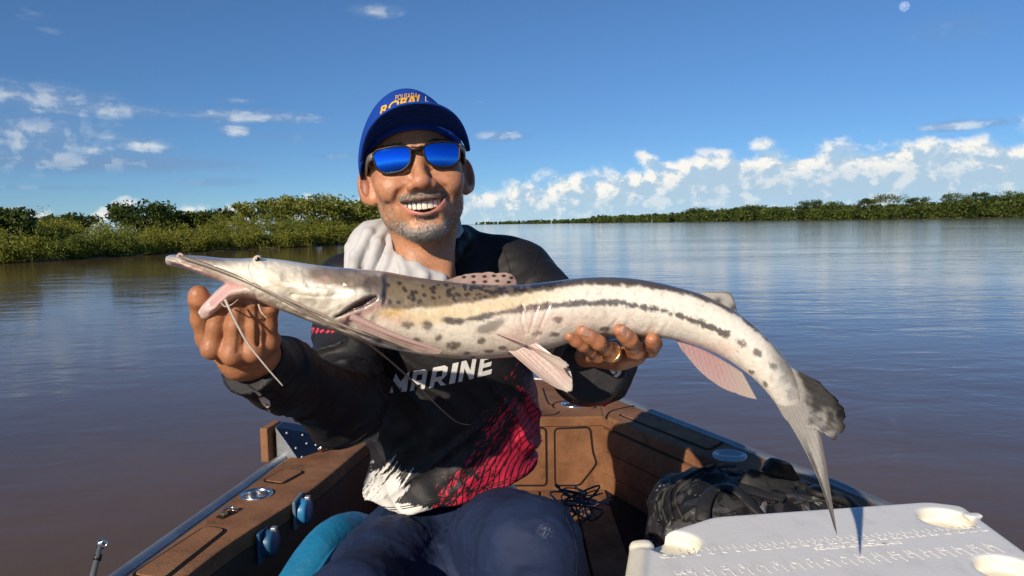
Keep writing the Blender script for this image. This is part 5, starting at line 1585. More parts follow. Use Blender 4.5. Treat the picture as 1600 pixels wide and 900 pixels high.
cap_text('POUSADA', (617, 157.5), (652, 153.5), 8.5, .0, YEL, 1.0, 1.2, .0018)
cap_text('ROBAL', (592, 181), (660, 161), 14, .02, YEL, 4.0, 3.5, .0014)
cap_text('L', (663, 158), (671, 160), 8.5, -.012, WHP, .0, 0, .0016)

# --- sunglasses
sg = empty('sunglasses', tuple(H(0, -.02, 0))); sg.parent = man; sg.matrix_parent_inverse = Matrix.Translation(man.location).inverted()
sg['label'] = 'dark framed sunglasses with blue mirrored lenses'
FRM = material('frame_plastic', (.022, .016, .013), .38, spec=.3, vary=(120, .5))
FRM2 = material('temple_plastic', (.16, .145, .13), .35, vary=(160, .6), coat=.3)
LENS = material('mirror_lens', (.03, .24, 1.0), .03, metal=1.0)
def lens_y(x, z): return -.0165 + 3.6 * x * x + 6.0 * z * z - .12 * z
for sx_ in (-1, 1):
    outl = [(.0075, .0120), (.030, .0165), (.0575, .0155), (.0640, .0090), (.0600, -.0125), (.0480, -.0200), (.0250, -.0200), (.0110, -.0105)]
    outl = rounded([(sx_ * x, z) for x, z in outl], .010, 5)
    # lens: concentric rings so that the glass can bulge
    cx_, cz_ = sx_ * .0355, -.001
    Vl = [(cx_, lens_y(cx_, cz_), cz_)]; Fl = []
    nr, nn_ = 8, len(outl)
    for k in range(1, nr + 1):
        for (x, z) in outl:
            xx, zz = cx_ + (x - cx_) * k / nr, cz_ + (z - cz_) * k / nr
            Vl.append((xx, lens_y(xx, zz), zz))
    F3 = [(0, 1 + i, 1 + (i + 1) % nn_) for i in range(nn_)]
    F4 = [(1 + (k - 1) * nn_ + i, 1 + k * nn_ + i, 1 + k * nn_ + (i + 1) % nn_, 1 + (k - 1) * nn_ + (i + 1) % nn_) for k in range(1, nr) for i in range(nn_)]
    mesh_np('lens', np.array(Vl) @ HM.T + HO, [np.array(F3), np.array(F4)], LENS, sg)
    rim_ = np.array([(x, lens_y(x, z), z) for x, z in outl + outl[:2]]) @ HM.T + HO
    tube('rim', rim_, .0017, FRM, sg, k=8)
    tp_ = smooth_path([(sx_ * .0635, lens_y(.0635, .008), .008), (sx_ * .0705, .012, .0075), (sx_ * .0745, .045, .004), (sx_ * .0765, .085, .0005), (sx_ * .075, .105, -.012)], 24) @ HM.T + HO
    tube('temple', tp_, np.linspace(.0058, .0042, 24), FRM2, sg, k=10, flat=.45, upv=(1, 0, 0))
brp = smooth_path([(-.0085, lens_y(.0085, 0), .0095), (0, lens_y(0, 0) - .002, .0075), (.0085, lens_y(.0085, 0), .0095)], 10) @ HM.T + HO
tube('bridge', brp, .0036, FRM, sg, k=10)

# --- shirt
def hem_z(x):
    px = np.array([520, 550, 620, 700, 790, 870, 905]); py = np.array([797, 803, 808, 791, 766, 742, 735])
    w = np.array([P(a_, c_, 1.215) for a_, c_ in zip(px, py)])
    return np.interp(x, w[:, 0], w[:, 2])
def shirt_core(p):
    d = sd_ell(p, ches + np.array((0, .005, -.01), np.float32), (.160, .100, .165))
    d = smin(d, sd_ell(p, bel + np.array((.008, 0, 0), np.float32), (.150, .100, .150)), .06)
    d = smin(d, sd_ell(p, NPp(718, 770, 1.315), (.166, .108, .100)), .06)
    d = smin(d, sd_cap(p, NPp(700, 405, 1.262), shL, .050, .056), .035)
    d = smin(d, sd_cap(p, NPp(640, 425, 1.26), shR, .042, .050), .035)
    d = smin(d, sd_chain(p, [NPp(722, 372, 1.255), NPp(790, 394, 1.265), shL], [.028, .036, .052], .02), .03)
    return d
axA = [shR, elR, NPp(440, 586, .925), NPp(384, 560, .842)]
axB = [shL, elL, NPp(918, 576, .965), NPp(922, 577, .858)]
def arm_coord(p, A_):
    """distance along the arm of the nearest point"""
    best = np.full(len(p), 1e9, np.float32); s = np.zeros(len(p), np.float32); acc = 0
    for a_, c_ in zip(A_[:-1], A_[1:]):
        ba = c_ - a_; L = np.linalg.norm(ba)
        h = np.clip((p - a_) @ ba / L ** 2, 0, 1); dd = np.linalg.norm(p - a_ - h[:, None] * ba, axis=1)
        m_ = dd < best; best[m_] = dd[m_]; s[m_] = acc + h[m_] * L; acc += L
    return s
def shirt_sdf(p):
    p = p.astype(np.float32)
    t = shirt_core(p)
    # long diagonal folds on the body, hanging from the chest and arms
    u = p[:, 0] * .80 + p[:, 2] * .60; w = -p[:, 0] * .60 + p[:, 2] * .80
    f1 = fbm(np.stack([u * 22 + 2.0 * fbm(p * 6, 2), w * 3.4, p[:, 1] * 5], -1), 2)
    f2 = fbm(np.stack([w * 24, u * 4, p[:, 1] * 6 + 7], -1), 2)
    t = t - .019 * (1 - np.abs(2 * f1 - 1) ** .7) * sstep(1.12, .95, p[:, 2]) - .010 * (1 - np.abs(2 * f2 - 1) ** .7) * sstep(.90, .78, p[:, 2]) + .013
    a_ = sd_chain(p, axA, [.056, .047, .041, .0395], .03)
    sa = arm_coord(p, axA)
    wr = fbm(np.stack([sa * 38 + 3.2 * fbm(p * 16, 2), p[:, 0] * 9, p[:, 2] * 9], -1), 2)
    a_ = a_ - .014 * (1 - np.abs(2 * wr - 1) ** .7) * (.45 + .8 * np.exp(-((sa - .20) / .09) ** 2)) + .004
    # cuff hem
    a_ = a_ + .0018 * np.exp(-((sa - (np.linalg.norm(axA[1] - axA[0]) + np.linalg.norm(axA[2] - axA[1]) + .028)) / .0035) ** 2)
    a_ = np.maximum(a_, (p - NPp(392, 562, .852)) @ np.array((NPp(388, 556, .862) - NPp(450, 590, .935)) / np.linalg.norm(NPp(388, 556, .862) - NPp(450, 590, .935))))
    b_ = sd_chain(p, axB, [.058, .050, .044, .041], .03)
    sb = arm_coord(p, axB)
    wr2 = fbm(np.stack([sb * 38 + 3.2 * fbm(p * 16 + 5, 2), p[:, 0] * 9, p[:, 2] * 9], -1), 2)
    b_ = b_ - .014 * (1 - np.abs(2 * wr2 - 1) ** .7) * (.35 + .8 * np.exp(-((sb - .20) / .08) ** 2)) + .004
    b_ = np.maximum(b_, (p - NPp(922, 577, .848)) @ np.array((.02, -.985, .17), np.float32))
    d = smin(t, a_, .016); d = smin(d, b_, .016)
    # stand-up collar on the picture's right of the neck
    col_ = sd_chain(p, [NPp(728, 366, 1.262), NPp(716, 377, 1.215), NPp(700, 398, 1.172), NPp(676, 424, 1.142), NPp(640, 446, 1.140)], [.015, .018, .020, .019, .016], .01)
    col_ = col_ - .004 * (1 - np.abs(2 * fbm(np.stack([(p[:, 0] + p[:, 2]) * 60, (p[:, 0] - p[:, 2]) * 10, p[:, 1] * 10], -1), 2) - 1)) + .002
    d = smin(d, col_, .012)
    # opening for the neck
    d = smax(d, -sd_cap(p, H(0, .092, -.07), H(-.008, .104, -.165), .0495, .051), .006)
    # hem
    d = smax(d, hem_z(p[:, 0]) + .010 * (fbm(p * np.array((16, 4, 0), np.float32), 2) - .5) - p[:, 2], .006)
    return d
SV, SF = surface(shirt_sdf, np.array((-.46, .80, .56)), np.array((.20, 1.46, 1.19)), .0034)
# printed cloth: black ground, red brushed net on one side, white brush strokes at the hem
zq = lambda py, d=1.19: P(700, py, d).z
xq = lambda px, d=1.19: P(px, 650, d).x
def shirt_col(g, co, base):
    x, y, z = g.sep(co)
    ang = math.atan2(zq(600) - zq(785), xq(832) - xq(690))
    ca, sa = math.cos(ang), math.sin(ang)
    dx = g.math('SUBTRACT', x, xq(690)); dz = g.math('SUBTRACT', z, zq(785))
    u = g.math('ADD', g.math('MULTIPLY', dx, ca), g.math('MULTIPLY', dz, sa))       # along the strokes
    w = g.math('SUBTRACT', g.math('MULTIPLY', dx, sa), g.math('MULTIPLY', dz, ca))  # across, positive into the red
    uvs = g.comb(g.math('MULTIPLY', u, 9.0), g.math('MULTIPLY', w, 75.0), 0.0)
    st = g.noise(uvs, 1.0, 5, .62)
    st2 = g.noise(g.comb(g.math('MULTIPLY', u, 70.0), g.math('MULTIPLY', w, 260.0), 3.0), 1.0, 3, .65)
    dens = g.math('ADD', g.map(w, -.085, .075, -.36, .36, False), g.math('ADD', st, g.math('MULTIPLY', g.math('SUBTRACT', st2, .5), 1.15)))
    red = g.map(dens, .56, .60)
    # body side only, not the sleeves
    red = g.math('MULTIPLY', red, g.map(x, xq(850) + .10, xq(850) + .085)); red = g.math('MULTIPLY', red, g.map(z, zq(560), zq(600)))
    red = g.math('MULTIPLY', red, g.map(u, -.09, -.05))
    # black net lines: arcs crossing the red
    wv = g.math('FRACT', g.math('MULTIPLY', g.math('ADD', g.vmath('LENGTH', g.comb(g.math('SUBTRACT', x, xq(905)), g.math('SUBTRACT', z, zq(800)), 0.0)), g.math('MULTIPLY', g.noise(co, 14, 2, .5), .030)), 95.0))
    wv2 = g.math('FRACT', g.math('MULTIPLY', g.math('ADD', g.vmath('LENGTH', g.comb(g.math('SUBTRACT', x, xq(690)), g.math('SUBTRACT', z, zq(690)), 0.0)), g.math('MULTIPLY', g.noise(co, 11, 2, .5), .040)), 60.0))
    line = g.math('MAXIMUM', g.map(wv, .72, .80), g.math('MULTIPLY', g.map(wv2, .84, .90), .9))
    redc = g.mix(g.map(st, .3, .7), (.42, .012, .045), (.60, .022, .060))
    redc = g.mix(line, redc, (.020, .006, .010))
    blk = g.mix(g.map(g.noise(co, 6, 3, .5), .3, .7), (.010, .010, .012), (.016, .0155, .018))
    c = g.mix(red, blk, redc)
    # white brush strokes
    a2 = R(52)
    dx2 = g.math('SUBTRACT', x, xq(578)); dz2 = g.math('SUBTRACT', z, zq(790))
    u2 = g.math('ADD', g.math('MULTIPLY', dx2, math.cos(a2)), g.math('MULTIPLY', dz2, math.sin(a2)))
    w2 = g.math('SUBTRACT', g.math('MULTIPLY', dx2, math.sin(a2)), g.math('MULTIPLY', dz2, math.cos(a2)))
    s2 = g.noise(g.comb(g.math('MULTIPLY', u2, 16.0), g.math('MULTIPLY', w2, 120.0), 9.0), 1.0, 6, .72)
    r2 = g.math('ADD', g.math('POWER', g.math('DIVIDE', g.math('ABSOLUTE', u2), .085), 2.0), g.math('POWER', g.math('DIVIDE', g.math('ABSOLUTE', w2), .046), 2.0))
    wh = g.map(g.math('SUBTRACT', g.math('ADD', g.math('MULTIPLY', s2, 2.6), -.60), g.math('MULTIPLY', r2, .42)), .50, .56)
    # strokes along the hem, to the right of the patch
    r3 = g.math('ADD', g.math('POWER', g.math('DIVIDE', g.math('SUBTRACT', x, xq(610)), .075), 2.0), g.math('POWER', g.math('DIVIDE', g.math('SUBTRACT', z, zq(803)), .012), 2.0))
    wh = g.math('MAXIMUM', wh, g.map(g.math('SUBTRACT', g.math('ADD', s2, .22), g.math('MULTIPLY', r3, .30)), .50, .53))
    wh = g.math('MULTIPLY', wh, g.map(y, 1.32, 1.28))
    c = g.mix(wh, c, (.66, .64, .60))
    return c
SHIRTM = material('shirt_cloth', rough=.55, spec=.30, color_fn=shirt_col, bump=[(1200, .00025, 2), (70, .0012, 3)])
shirt = mesh_np('shirt', SV, [SF], SHIRTM, man)
tree_s = BVHTree.FromPolygons([tuple(v_) for v_ in SV], [tuple(f_) for f_ in SF])
def on_shirt(px, py, lift=.0013):
    o = Vector(P(px, py, .5)); dr = (o - CAMP).normalized()
    hit = tree_s.ray_cast(P(px, py, .80), dr)
    return None if hit[0] is None else hit[0] - dr * lift
# chest lettering, drawn as slanted block letters; (u 0..1, v 0..1) cells laid along a rising line
PRINT = material('white_shirt_print', (.70, .69, .67), .55, bump=[(300, .0004, 2)])
LET = {
 'M': [[(.02, 0), (.20, 0), (.10, .34)], [(.20, .95), (.12, .60), (.50, .13), (.62, .30)], [(.40, .40), (.78, .92), (.86, .92), (.84, .0), (.56, 0), (.62, .40), (.52, .26)]],
 'A': [[(0, 0), (.06, .96), (.30, .96), (.20, 0)], [(.30, .96), (.62, .96), (.80, .84), (.80, .74), (.28, .74)], [(.56, .74), (.80, .74), (.76, 0), (.54, 0)], [(.245, .46), (.56, .46), (.56, .26), (.23, .26)]],
 'R': [[(0, 0), (.08, .96), (.32, .96), (.22, 0)], [(.32, .96), (.66, .96), (.84, .84), (.84, .74), (.30, .74)], [(.60, .74), (.84, .74), (.82, .48), (.72, .38), (.58, .46)], [(.27, .46), (.60, .46), (.72, .38), (.55, .24), (.245, .26)], [(.38, .26), (.56, .26), (.86, .0), (.60, 0)]],
 'I': [[(0, 0), (.15, .96), (.80, .96), (.65, 0)]],
 'N': [[(0, 0), (.06, .96), (.28, .96), (.22, 0)], [(.06, .96), (.30, .96), (.80, .02), (.58, .02)], [(.56, 0), (.62, .96), (.84, .96), (.80, 0)]],
 'E': [[(0, 0), (.06, .96), (.30, .96), (.22, 0)], [(.28, .96), (.80, .96), (.78, .74), (.27, .74)], [(.255, .58), (.70, .58), (.68, .38), (.245, .38)], [(.23, .22), (.76, .22), (.74, 0), (.22, 0)]]}
x_, polys = 0.0, []
for ch, wd in (('M', 1.0), ('A', .92), ('R', .95), ('I', .44), ('N', .92), ('E', .90)):
    polys += [[(x_ + a_ * wd * .98, c_) for a_, c_ in pl] for pl in LET[ch]]
    x_ += wd * .98
tot = x_
def marine_map(u, v_):
    s = u / tot
    px = 608 + 167 * s + 4 * v_; base_y = 614 - 26 * s ** 1.6
    hgt = 32 + 2 * s
    return on_shirt(px, base_y - hgt * v_ - 1.5 * s * 4)
polyprint('chest_lettering', polys, marine_map, PRINT, shirt, .06)
# small prints on the sleeves and chest
def px_print(name, polys_, mat_): polyprint(name, polys_, lambda u, v_: on_shirt(u, v_), mat_, shirt, 3.0)
px_print('sleeve_lettering', [[(947, 572), (953, 566), (960, 569), (955, 573), (963, 583), (957, 585), (952, 577), (948, 577)], [(957, 576), (966, 571), (972, 576), (970, 584), (964, 590), (958, 588), (965, 583), (966, 577), (961, 579)]], PRINT)
px_print('cuff_lettering', [[(398, 612), (403, 611), (409, 617), (405, 620)], [(404, 622), (412, 620), (421, 626), (423, 634), (418, 638), (410, 632)], [(415, 640), (421, 640), (424, 647), (419, 645)]], PRINT)
REDP = material('red_shirt_print', (.52, .03, .07), .6)
px_print('chest_script', [[(485, 515), (489, 511), (492, 513), (487, 524)], [(492, 520), (496, 512), (499, 513), (496, 521)], [(499, 517), (505, 514), (507, 517), (501, 521)], [(508, 519), (513, 515), (516, 518), (511, 521)], [(517, 517), (523, 515), (524, 518), (518, 521)]], REDP)
px_print('chest_marks', [[(474, 514), (479, 511), (481, 515), (476, 518)], [(480, 512), (484, 511), (484, 515), (481, 515)], [(474, 521), (477, 520), (478, 524), (475, 525)], [(474, 528), (477, 527), (477, 531), (474, 531)]], PRINT)

# seams
SEAM = material('shirt_seam', (.006, .006, .007), .7)
def seam(name, pts, fn, mat_, parent, r_=.0009, n=60):
    q = [fn(*c_) for c_ in smooth_path(pts, n)]
    q = np.array([tuple(v_) for v_ in q if v_ is not None])
    if len(q) > 4:
        for _ in range(2): q[1:-1] = (q[:-2] + q[1:-1] * 2 + q[2:]) / 4
        tube(name, q, r_, mat_, parent, k=6)
for pts in ([(566, 790), (620, 796), (700, 779), (790, 754), (860, 731)], [(566, 786.5), (620, 792.5), (700, 775.5), (790, 750.5), (860, 727.5)]):
    seam('hem_stitching', pts, lambda u, v_: on_shirt(u, v_, .0004), SEAM, shirt, .0007)
seam('shoulder_seam', [(778, 372), (788, 395), (796, 420), (800, 440)], lambda u, v_: on_shirt(u, v_, .0004), SEAM, shirt, .0012)
seam('sleeve_seam', [(846, 384), (838, 405), (836, 430)], lambda u, v_: on_shirt(u, v_, .0004), SEAM, shirt, .0010)
seam('cuff_seam', [(383, 598), (400, 610), (425, 613), (447, 604)], lambda u, v_: on_shirt(u, v_, .0004), SEAM, shirt, .0012)

# --- pale hood bunched round the neck
def hood_sdf(p):
    p = p.astype(np.float32)
    d = sd_ell(p, NPp(578, 388, 1.195), (.036, .040, .046), rot_axes(0, 20, 0))
    d = smin(d, sd_chain(p, [NPp(606, 352, 1.215), NPp(594, 372, 1.190), NPp(574, 412, 1.170)], [.014, .020, .020], .01), .012)
    d = smin(d, sd_chain(p, [NPp(612, 352, 1.215), NPp(609, 385, 1.165), NPp(600, 425, 1.145)], [.010, .011, .012], .008), .0045)
    d = smin(d, sd_chain(p, [NPp(616, 385, 1.165), NPp(624, 412, 1.140), NPp(612, 440, 1.130)], [.006, .012, .012], .008), .0040)
    d = smin(d, sd_chain(p, [NPp(622, 402, 1.146), NPp(648, 424, 1.128), NPp(688, 438, 1.126)], [.008, .015, .012], .01), .006)
    d = smin(d, sd_chain(p, [NPp(640, 440, 1.125), NPp(680, 445, 1.13)], [.018, .014], .01), .01)
    d = smin(d, sd_chain(p, [NPp(713, 338, 1.24), NPp(715, 362, 1.205), NPp(706, 386, 1.178), NPp(690, 412, 1.150), NPp(676, 430, 1.138)], [.0055, .0068, .0060, .0060, .005], .008), .006)
    # back of the hood behind the neck
    d = smin(d, sd_chain(p, [NPp(585, 365, 1.23), NPp(640, 372, 1.315), NPp(700, 350, 1.26)], [.022, .024, .012], .015), .02)
    # soft rolled folds running down the bunched side
    for pts, r_ in (([(596, 346, 1.195), (576, 366, 1.160), (556, 400, 1.150), (552, 425, 1.150)], .0085), ([(604, 352, 1.190), (590, 380, 1.148), (576, 425, 1.138)], .0080),
                    ([(566, 362, 1.185), (548, 388, 1.170), (546, 420, 1.160)], .0080), ([(612, 372, 1.170), (606, 405, 1.135), (594, 436, 1.125)], .0070), ([(626, 404, 1.130), (634, 424, 1.114), (630, 446, 1.112)], .0065), ([(652, 418, 1.120), (664, 432, 1.112), (660, 448, 1.112)], .0060)):
        d = smin(d, sd_chain(p, [NPp(*q) for q in pts], [r_ * .7] + [r_] * (len(pts) - 1), .006), .0055)
    f_ = fbm(np.stack([(p[:, 0] * .9 + p[:, 2] * .35) * 46 + 1.5 * fbm(p * 12, 2), (p[:, 2] - p[:, 0] * .3) * 9, p[:, 1] * 16], -1), 2)
    d = d - .0030 * (1 - np.abs(2 * f_ - 1)) + .0015
    return smax(d, -sd_cap(p, H(0, .092, -.06), H(-.008, .104, -.175), .0462, .0505), .003)
o_ = NPp(640, 395, 1.2)
GV, GF = surface(hood_sdf, o_ - (.125, .11, .075), o_ + np.array((.085, .15, .075)), .0023)
mesh_np('hood', GV, [GF], material('hood_cloth', (.50, .50, .505), .7, vary=(25, .08), bump=[(900, .0003, 2), (60, .0015, 3)], sheen=.1), man)['label'] = 'pale grey hood bunched at the neck'

# --- trousers
def tr_sdf(p):
    p = p.astype(np.float32)
    d = sd_ell(p, NPp(712, 832, 1.31), (.165, .105, .070))
    d = smin(d, sd_ell(p, NPp(700, 878, 1.21), (.10, .11, .050)), .04)
    for h_, k_, a_, w_ in ((hipA, kneeA, ankA, 0), (hipB, kneeB, ankB, 1)):
        l_ = sd_chain(p, [h_, h_ * .5 + k_ * .5 + np.array((0, 0, .004), np.float32), k_, a_], [.088, .078, .0620, .058], .05)
        s_ = arm_coord(p, [h_, k_, a_])
        f_ = fbm(np.stack([s_ * 20 + 2.5 * fbm(p * 9 + w_ * 9, 2), p[:, 0] * 5, p[:, 2] * 7], -1), 3)
        l_ = l_ - .017 * (1 - np.abs(2 * f_ - 1) ** .7) * (.35 + .9 * sstep(.16, .02, s_) + .5 * sstep(.36, .44, s_)) + .0045
        # fine long creases from the crotch
        g_ = fbm(np.stack([p[:, 0] * 34 + p[:, 2] * 30, s_ * 5, p[:, 1] * 8], -1), 2)
        l_ = l_ - .010 * (1 - np.abs(2 * g_ - 1) ** .7) * sstep(.30, .1, s_) + .002
        d = smin(d, l_, .016)
    # creases fanning out from the crotch
    cv = p - NPp(692, 876, 1.10)
    an = np.arctan2(cv[:, 2], cv[:, 0]); rr = np.linalg.norm(cv, axis=1)
    fz_ = fbm(np.stack([an * 4.2 + .9 * fbm(p * 9, 2), rr * 3, an * 0], -1), 2)
    d = d - .011 * (1 - np.abs(2 * fz_ - 1) ** .8) * np.exp(-(rr / .17) ** 2) * sstep(.03, .09, rr) + .004 * np.exp(-(rr / .17) ** 2)
    kn_ = fbm(np.stack([p[:, 0] * 16 + 3 * fbm(p * 8 + 4, 2), p[:, 2] * 30, p[:, 1] * 26], -1), 3)
    d = d - .0065 * (1 - np.abs(2 * kn_ - 1) ** .7) + .003
    # side pocket seam bulge by the knee
    d = smin(d, sd_ell(p, NPp(893, 880, 1.02), (.016, .03, .035)), .012)
    return np.maximum(d, ZF + .07 - p[:, 2])
TV, TF = surface(tr_sdf, np.array((-.36, .86, ZF + .04)), np.array((.20, 1.50, .86)), .0042)
def tr_col(g, co, base):
    c = g.mix(g.map(g.noise(co, 9, 4, .6), .3, .7), (.008, .017, .052), (.013, .025, .070))
    k = P(853, 826, .93)
    d_ = g.vmath('DISTANCE', co, tuple(k))
    sp_ = g.math('MULTIPLY', g.map(d_, .016, .006), g.map(g.noise(co, 420, 3, .6), .50, .60))
    return g.mix(g.math('MULTIPLY', sp_, .7), c, (.16, .19, .25))
trs = mesh_np('trousers', TV, [TF], material('trouser_cloth', rough=.72, spec=.28, color_fn=tr_col, bump=[(1100, .0003, 2), (60, .0016, 3)]), man)
trs['label'] = 'navy blue trousers'
tree_t = BVHTree.FromPolygons([tuple(v_) for v_ in TV], [tuple(f_) for f_ in TF])
def on_tr(px, py, lift=.0005):
    o = P(px, py, .7); dr = (o - CAMP).normalized()
    hit = tree_t.ray_cast(o, dr)
    return None if hit[0] is None else hit[0] - dr * lift
TSE = material('trouser_seam', (.004, .008, .028), .8)
for pts in ([(672, 826), (678, 850), (688, 872), (696, 888), (700, 899)], [(884, 806), (896, 836), (902, 870), (900, 898)]):
    seam('seam', pts, on_tr, TSE, trs, .0006)
# shoes
SHOE = material('shoe', (.02, .02, .022), .6)
for a_ in (ankA, ankB):
    def sh(p):
        d = sd_cap(p, a_ + np.array((0, .015, -.055), np.float32), a_ + np.array((0, -.15, -.060), np.float32), .040, .036)
        d = smin(d, sd_cap(p, a_ + np.array((0, .015, .0), np.float32), a_ + np.array((0, .01, -.05), np.float32), .044, .044), .02)
        return np.maximum(d, ZF + .004 - p[:, 2])
    Vs_, Fs_ = surface(sh, a_ - (.07, .22, .1), a_ + np.array((.07, .09, .06)), .006)
    mesh_np('shoe', Vs_, [Fs_], SHOE, man)

# ------------------------------------------------------------------ cooler box
COOL = material('cooler_plastic', (.68, .68, .66), .42, spec=.4, vary=(9, .03), bump=[(240, .0005, 3)])
COOLI = material('cooler_cream', (.74, .71, .60), .45, spec=.4, vary=(20, .04), bump=[(200, .0005, 3)])
ZL = CAM_H - .452
c0 = PZ(1115, 803, ZL); c1 = PZ(1430, 781, ZL)
cang = math.atan2(c1.y - c0.y, c1.x - c0.x)
e1, e2 = Vector((math.cos(cang), math.sin(cang), 0)), Vector((math.sin(cang), -math.cos(cang), 0))   # along the back edge; towards the camera
corner = c0 + e1 * (PZ(979, 872, ZL) - c0).dot(e1)
LW, LD = (PZ(1560, 832, ZL) - corner).dot(e1), .36
def toL(px, py):
    q = PZ(px, py, ZL) - corner
    return q.dot(e1), q.dot(e2)
cooler = empty('cooler_box', (corner.x + .2, corner.y - .15, ZF))
tag(cooler, 'white hard-sided cooler box with a moulded ruler and cup recesses in its lid', 'cooler')
cups = [(toL(1052, 847), .0375), (toL(1478, 809), .0375), (toL(1575, 888), .0375)]
cups.append(((cups[0][0][0] - .004, LD - .075), .0375))
cuts = [((-.018, .173), (.019, .074)), ((.019, .074), (.181, -.002)), ((.525, -.001), (.575, .030)), ((.575, .030), (.540, .191))]
def lid_sdf(p):
    q = p - np.array(corner, np.float32)
    l = np.stack([q @ np.array(e1, np.float32), q @ np.array(e2, np.float32), q[:, 2]], -1)
    d = sd_box(l, (.25, LD / 2, -.030), (.37, LD / 2, .030), .016)
    # chamfered corners
    for (ax_0, ay_0), (bx_0, by_0) in cuts:
        nx_, ny_ = by_0 - ay_0, -(bx_0 - ax_0); L_ = math.hypot(nx_, ny_)
        d = smax(d, ((l[:, 0] - ax_0) * nx_ + (l[:, 1] - ay_0) * ny_) / L_, .014)
    # low centre step along the back edge
    st = sd_box(l, ((toL(1115, 803)[0] + toL(1345, 788)[0]) / 2, -.008, -.004), ((toL(1345, 788)[0] - toL(1115, 803)[0]) / 2, .012, .010), .003)
    d = smax(d, -st, .003)
    for (cx_, cy_), r_ in cups:
        rr = np.hypot(l[:, 0] - cx_, l[:, 1] - cy_)
        c_ = np.maximum(rr - r_, -.020 - l[:, 2])
        d = smax(d, -c_, .006)
    # outlet channels from the cups to the edge, moulded as raised lugs
    for (cx_, cy_), sgn in ((cups[0][0], -1), (cups[1][0], 1), (cups[2][0], 1)):
        d = smin(d, sd_box(l, (cx_ + sgn * .046, cy_ - .001, -.001), (.013, .007, .0030), .002), .004)
    # side grip: a long rounded rib down each end
    d = smin(d, sd_cap(l, (.028, .108, -.007), (-.042, .30, -.007), .010), .004)
    d = smin(d, sd_ell(l, (.034, cups[0][0][1] - .002, -.005), (.018, .011, .0085)), .005)
    return d
ce = np.array([corner + e1 * a_ + e2 * c_ for a_ in (-.13, .63) for c_ in (-.03, LD + .03)])
QV, QF = surface(lid_sdf, np.array((ce[:, 0].min(), ce[:, 1].min(), ZL - .068)), np.array((ce[:, 0].max(), ce[:, 1].max(), ZL + .016)), .0029)
# the recesses are a creamier plastic
ql = (QV - np.array(corner)); la, lb_ = ql @ np.array(e1), ql @ np.array(e2)
inc = np.zeros(len(QV))
for (cx_, cy_), r_ in cups: inc = np.maximum(inc, sstep(r_ + .004, r_, np.hypot(la - cx_, lb_ - cy_)) * sstep(.0, -.0035, ql[:, 2]))
inc = np.maximum(inc, sstep(.050, .044, la + (lb_ - .074) * .374))
qc = np.array((.72, .728, .718)) + (np.array((.76, .73, .62)) - np.array((.72, .728, .718))) * inc[:, None]
qn = fbm(QV.astype(np.float32) * np.array((30, 30, 8), np.float32), 4); qn2 = fbm(QV.astype(np.float32) * np.array((90, 14, 8), np.float32), 3)
qc = qc * (1 - .08 * sstep(.55, .75, qn) - .08 * sstep(.62, .75, qn2))[:, None]
lid = mesh_np('lid', QV, [QF], material('lid_plastic', attr=True, rough=.40, spec=.4, bump=[(240, .0003, 3), (30, .0004, 3)]), cooler, col=qc)
FL = Matrix((( e1.x, -e2.x, 0, corner.x), (e1.y, -e2.y, 0, corner.y), (0, 0, 1, ZL), (0, 0, 0, 1)))
bw = [(.032, -.082), (.186, -.012), (.520, -.012), (.558, -.040), (.492, -.35), (-.072, -.35)]
prism('tub', rounded(bw, .03, 6), ZF + .004 - ZL, -.062, COOL, cooler, .006, FL)
# moulded ruler: ticks and figures stand a little proud of the lid
MARK = material('moulded_marks', (.70, .70, .69), .38, spec=.4)
r0_, r1_ = toL(1066, 864), toL(1532, 825)       # 0 and 46 cm on the centimetre line
i0_, i1_ = toL(1085, 893), toL(1552, 853)       # 0 and 18 on the inch line
mV, mF, mn = [], [], 0
def raised(pl, h=.0007):
    global mn
    k = len(pl)
    for (x, y) in pl: mV.append(FL @ Vector((x, -y, -.0004)))
    for (x, y) in pl: mV.append(FL @ Vector((x, -y, h)))
    mF.append(tuple(range(mn + k, mn + 2 * k)))
    for i in range(k): mF.append((mn + i, mn + (i + 1) % k, mn + k + (i + 1) % k, mn + k + i))
    mn += 2 * k
def figure(txt, c, size, lean=0.0):
    for pl in text_polys(txt, size, .0006 * size / .01):
        w_ = .28 * size * len(txt)
        raised([(c[0] - w_ + x, c[1] - y) for x, y in pl])
def lerp(a_, c_, t): return (a_[0] + (c_[0] - a_[0]) * t, a_[1] + (c_[1] - a_[1]) * t)
for k in range(0, 47):
    c = lerp(r0_, r1_, k / 46); L_ = .012 if k % 2 == 0 else .007
    raised([(c[0] - .0009, c[1] - L_), (c[0] + .0009, c[1] - L_), (c[0] + .0009, c[1] - .002), (c[0] - .0009, c[1] - .002)])
    if k % 2 == 0: figure(str(k), (c[0], c[1] + .010), .0125)
for k in range(0, 73, 2):
    c = lerp(i0_, i1_, k / 72); L_ = .016 if k % 4 == 0 else (.006 if k % 2 else .010)
    raised([(c[0] - .0009, c[1] + .004), (c[0] + .0009, c[1] + .004), (c[0] + .0009, c[1] + .004 + L_), (c[0] - .0009, c[1] + .004 + L_)])
    if k % 4 == 0: figure(str(k // 4), (c[0] - .004, c[1] + .001), .0135)
figure('CM', (r0_[0] - .026, r0_[1] + .010), .0135)
figure('IN', (i0_[0] - .018, i0_[1] + .004), .0135)
mid_ = lerp(r0_, r1_, .5)
pol = text_polys('SCALE IS APPROXIMATE', .0120, .0004)
w_ = max(x for pl in pol for x, y in pl)
for pl in pol: raised([(mid_[0] - w_ / 2 + .02 + x, mid_[1] + .0245 - y) for x, y in pl])
me = bpy.data.meshes.new('ruler_marks'); me.from_pydata([tuple(v_) for v_ in mV], [], mF); me.validate()
o = link('ruler_marks', me, MARK, cooler); o['kind'] = 'stuff'

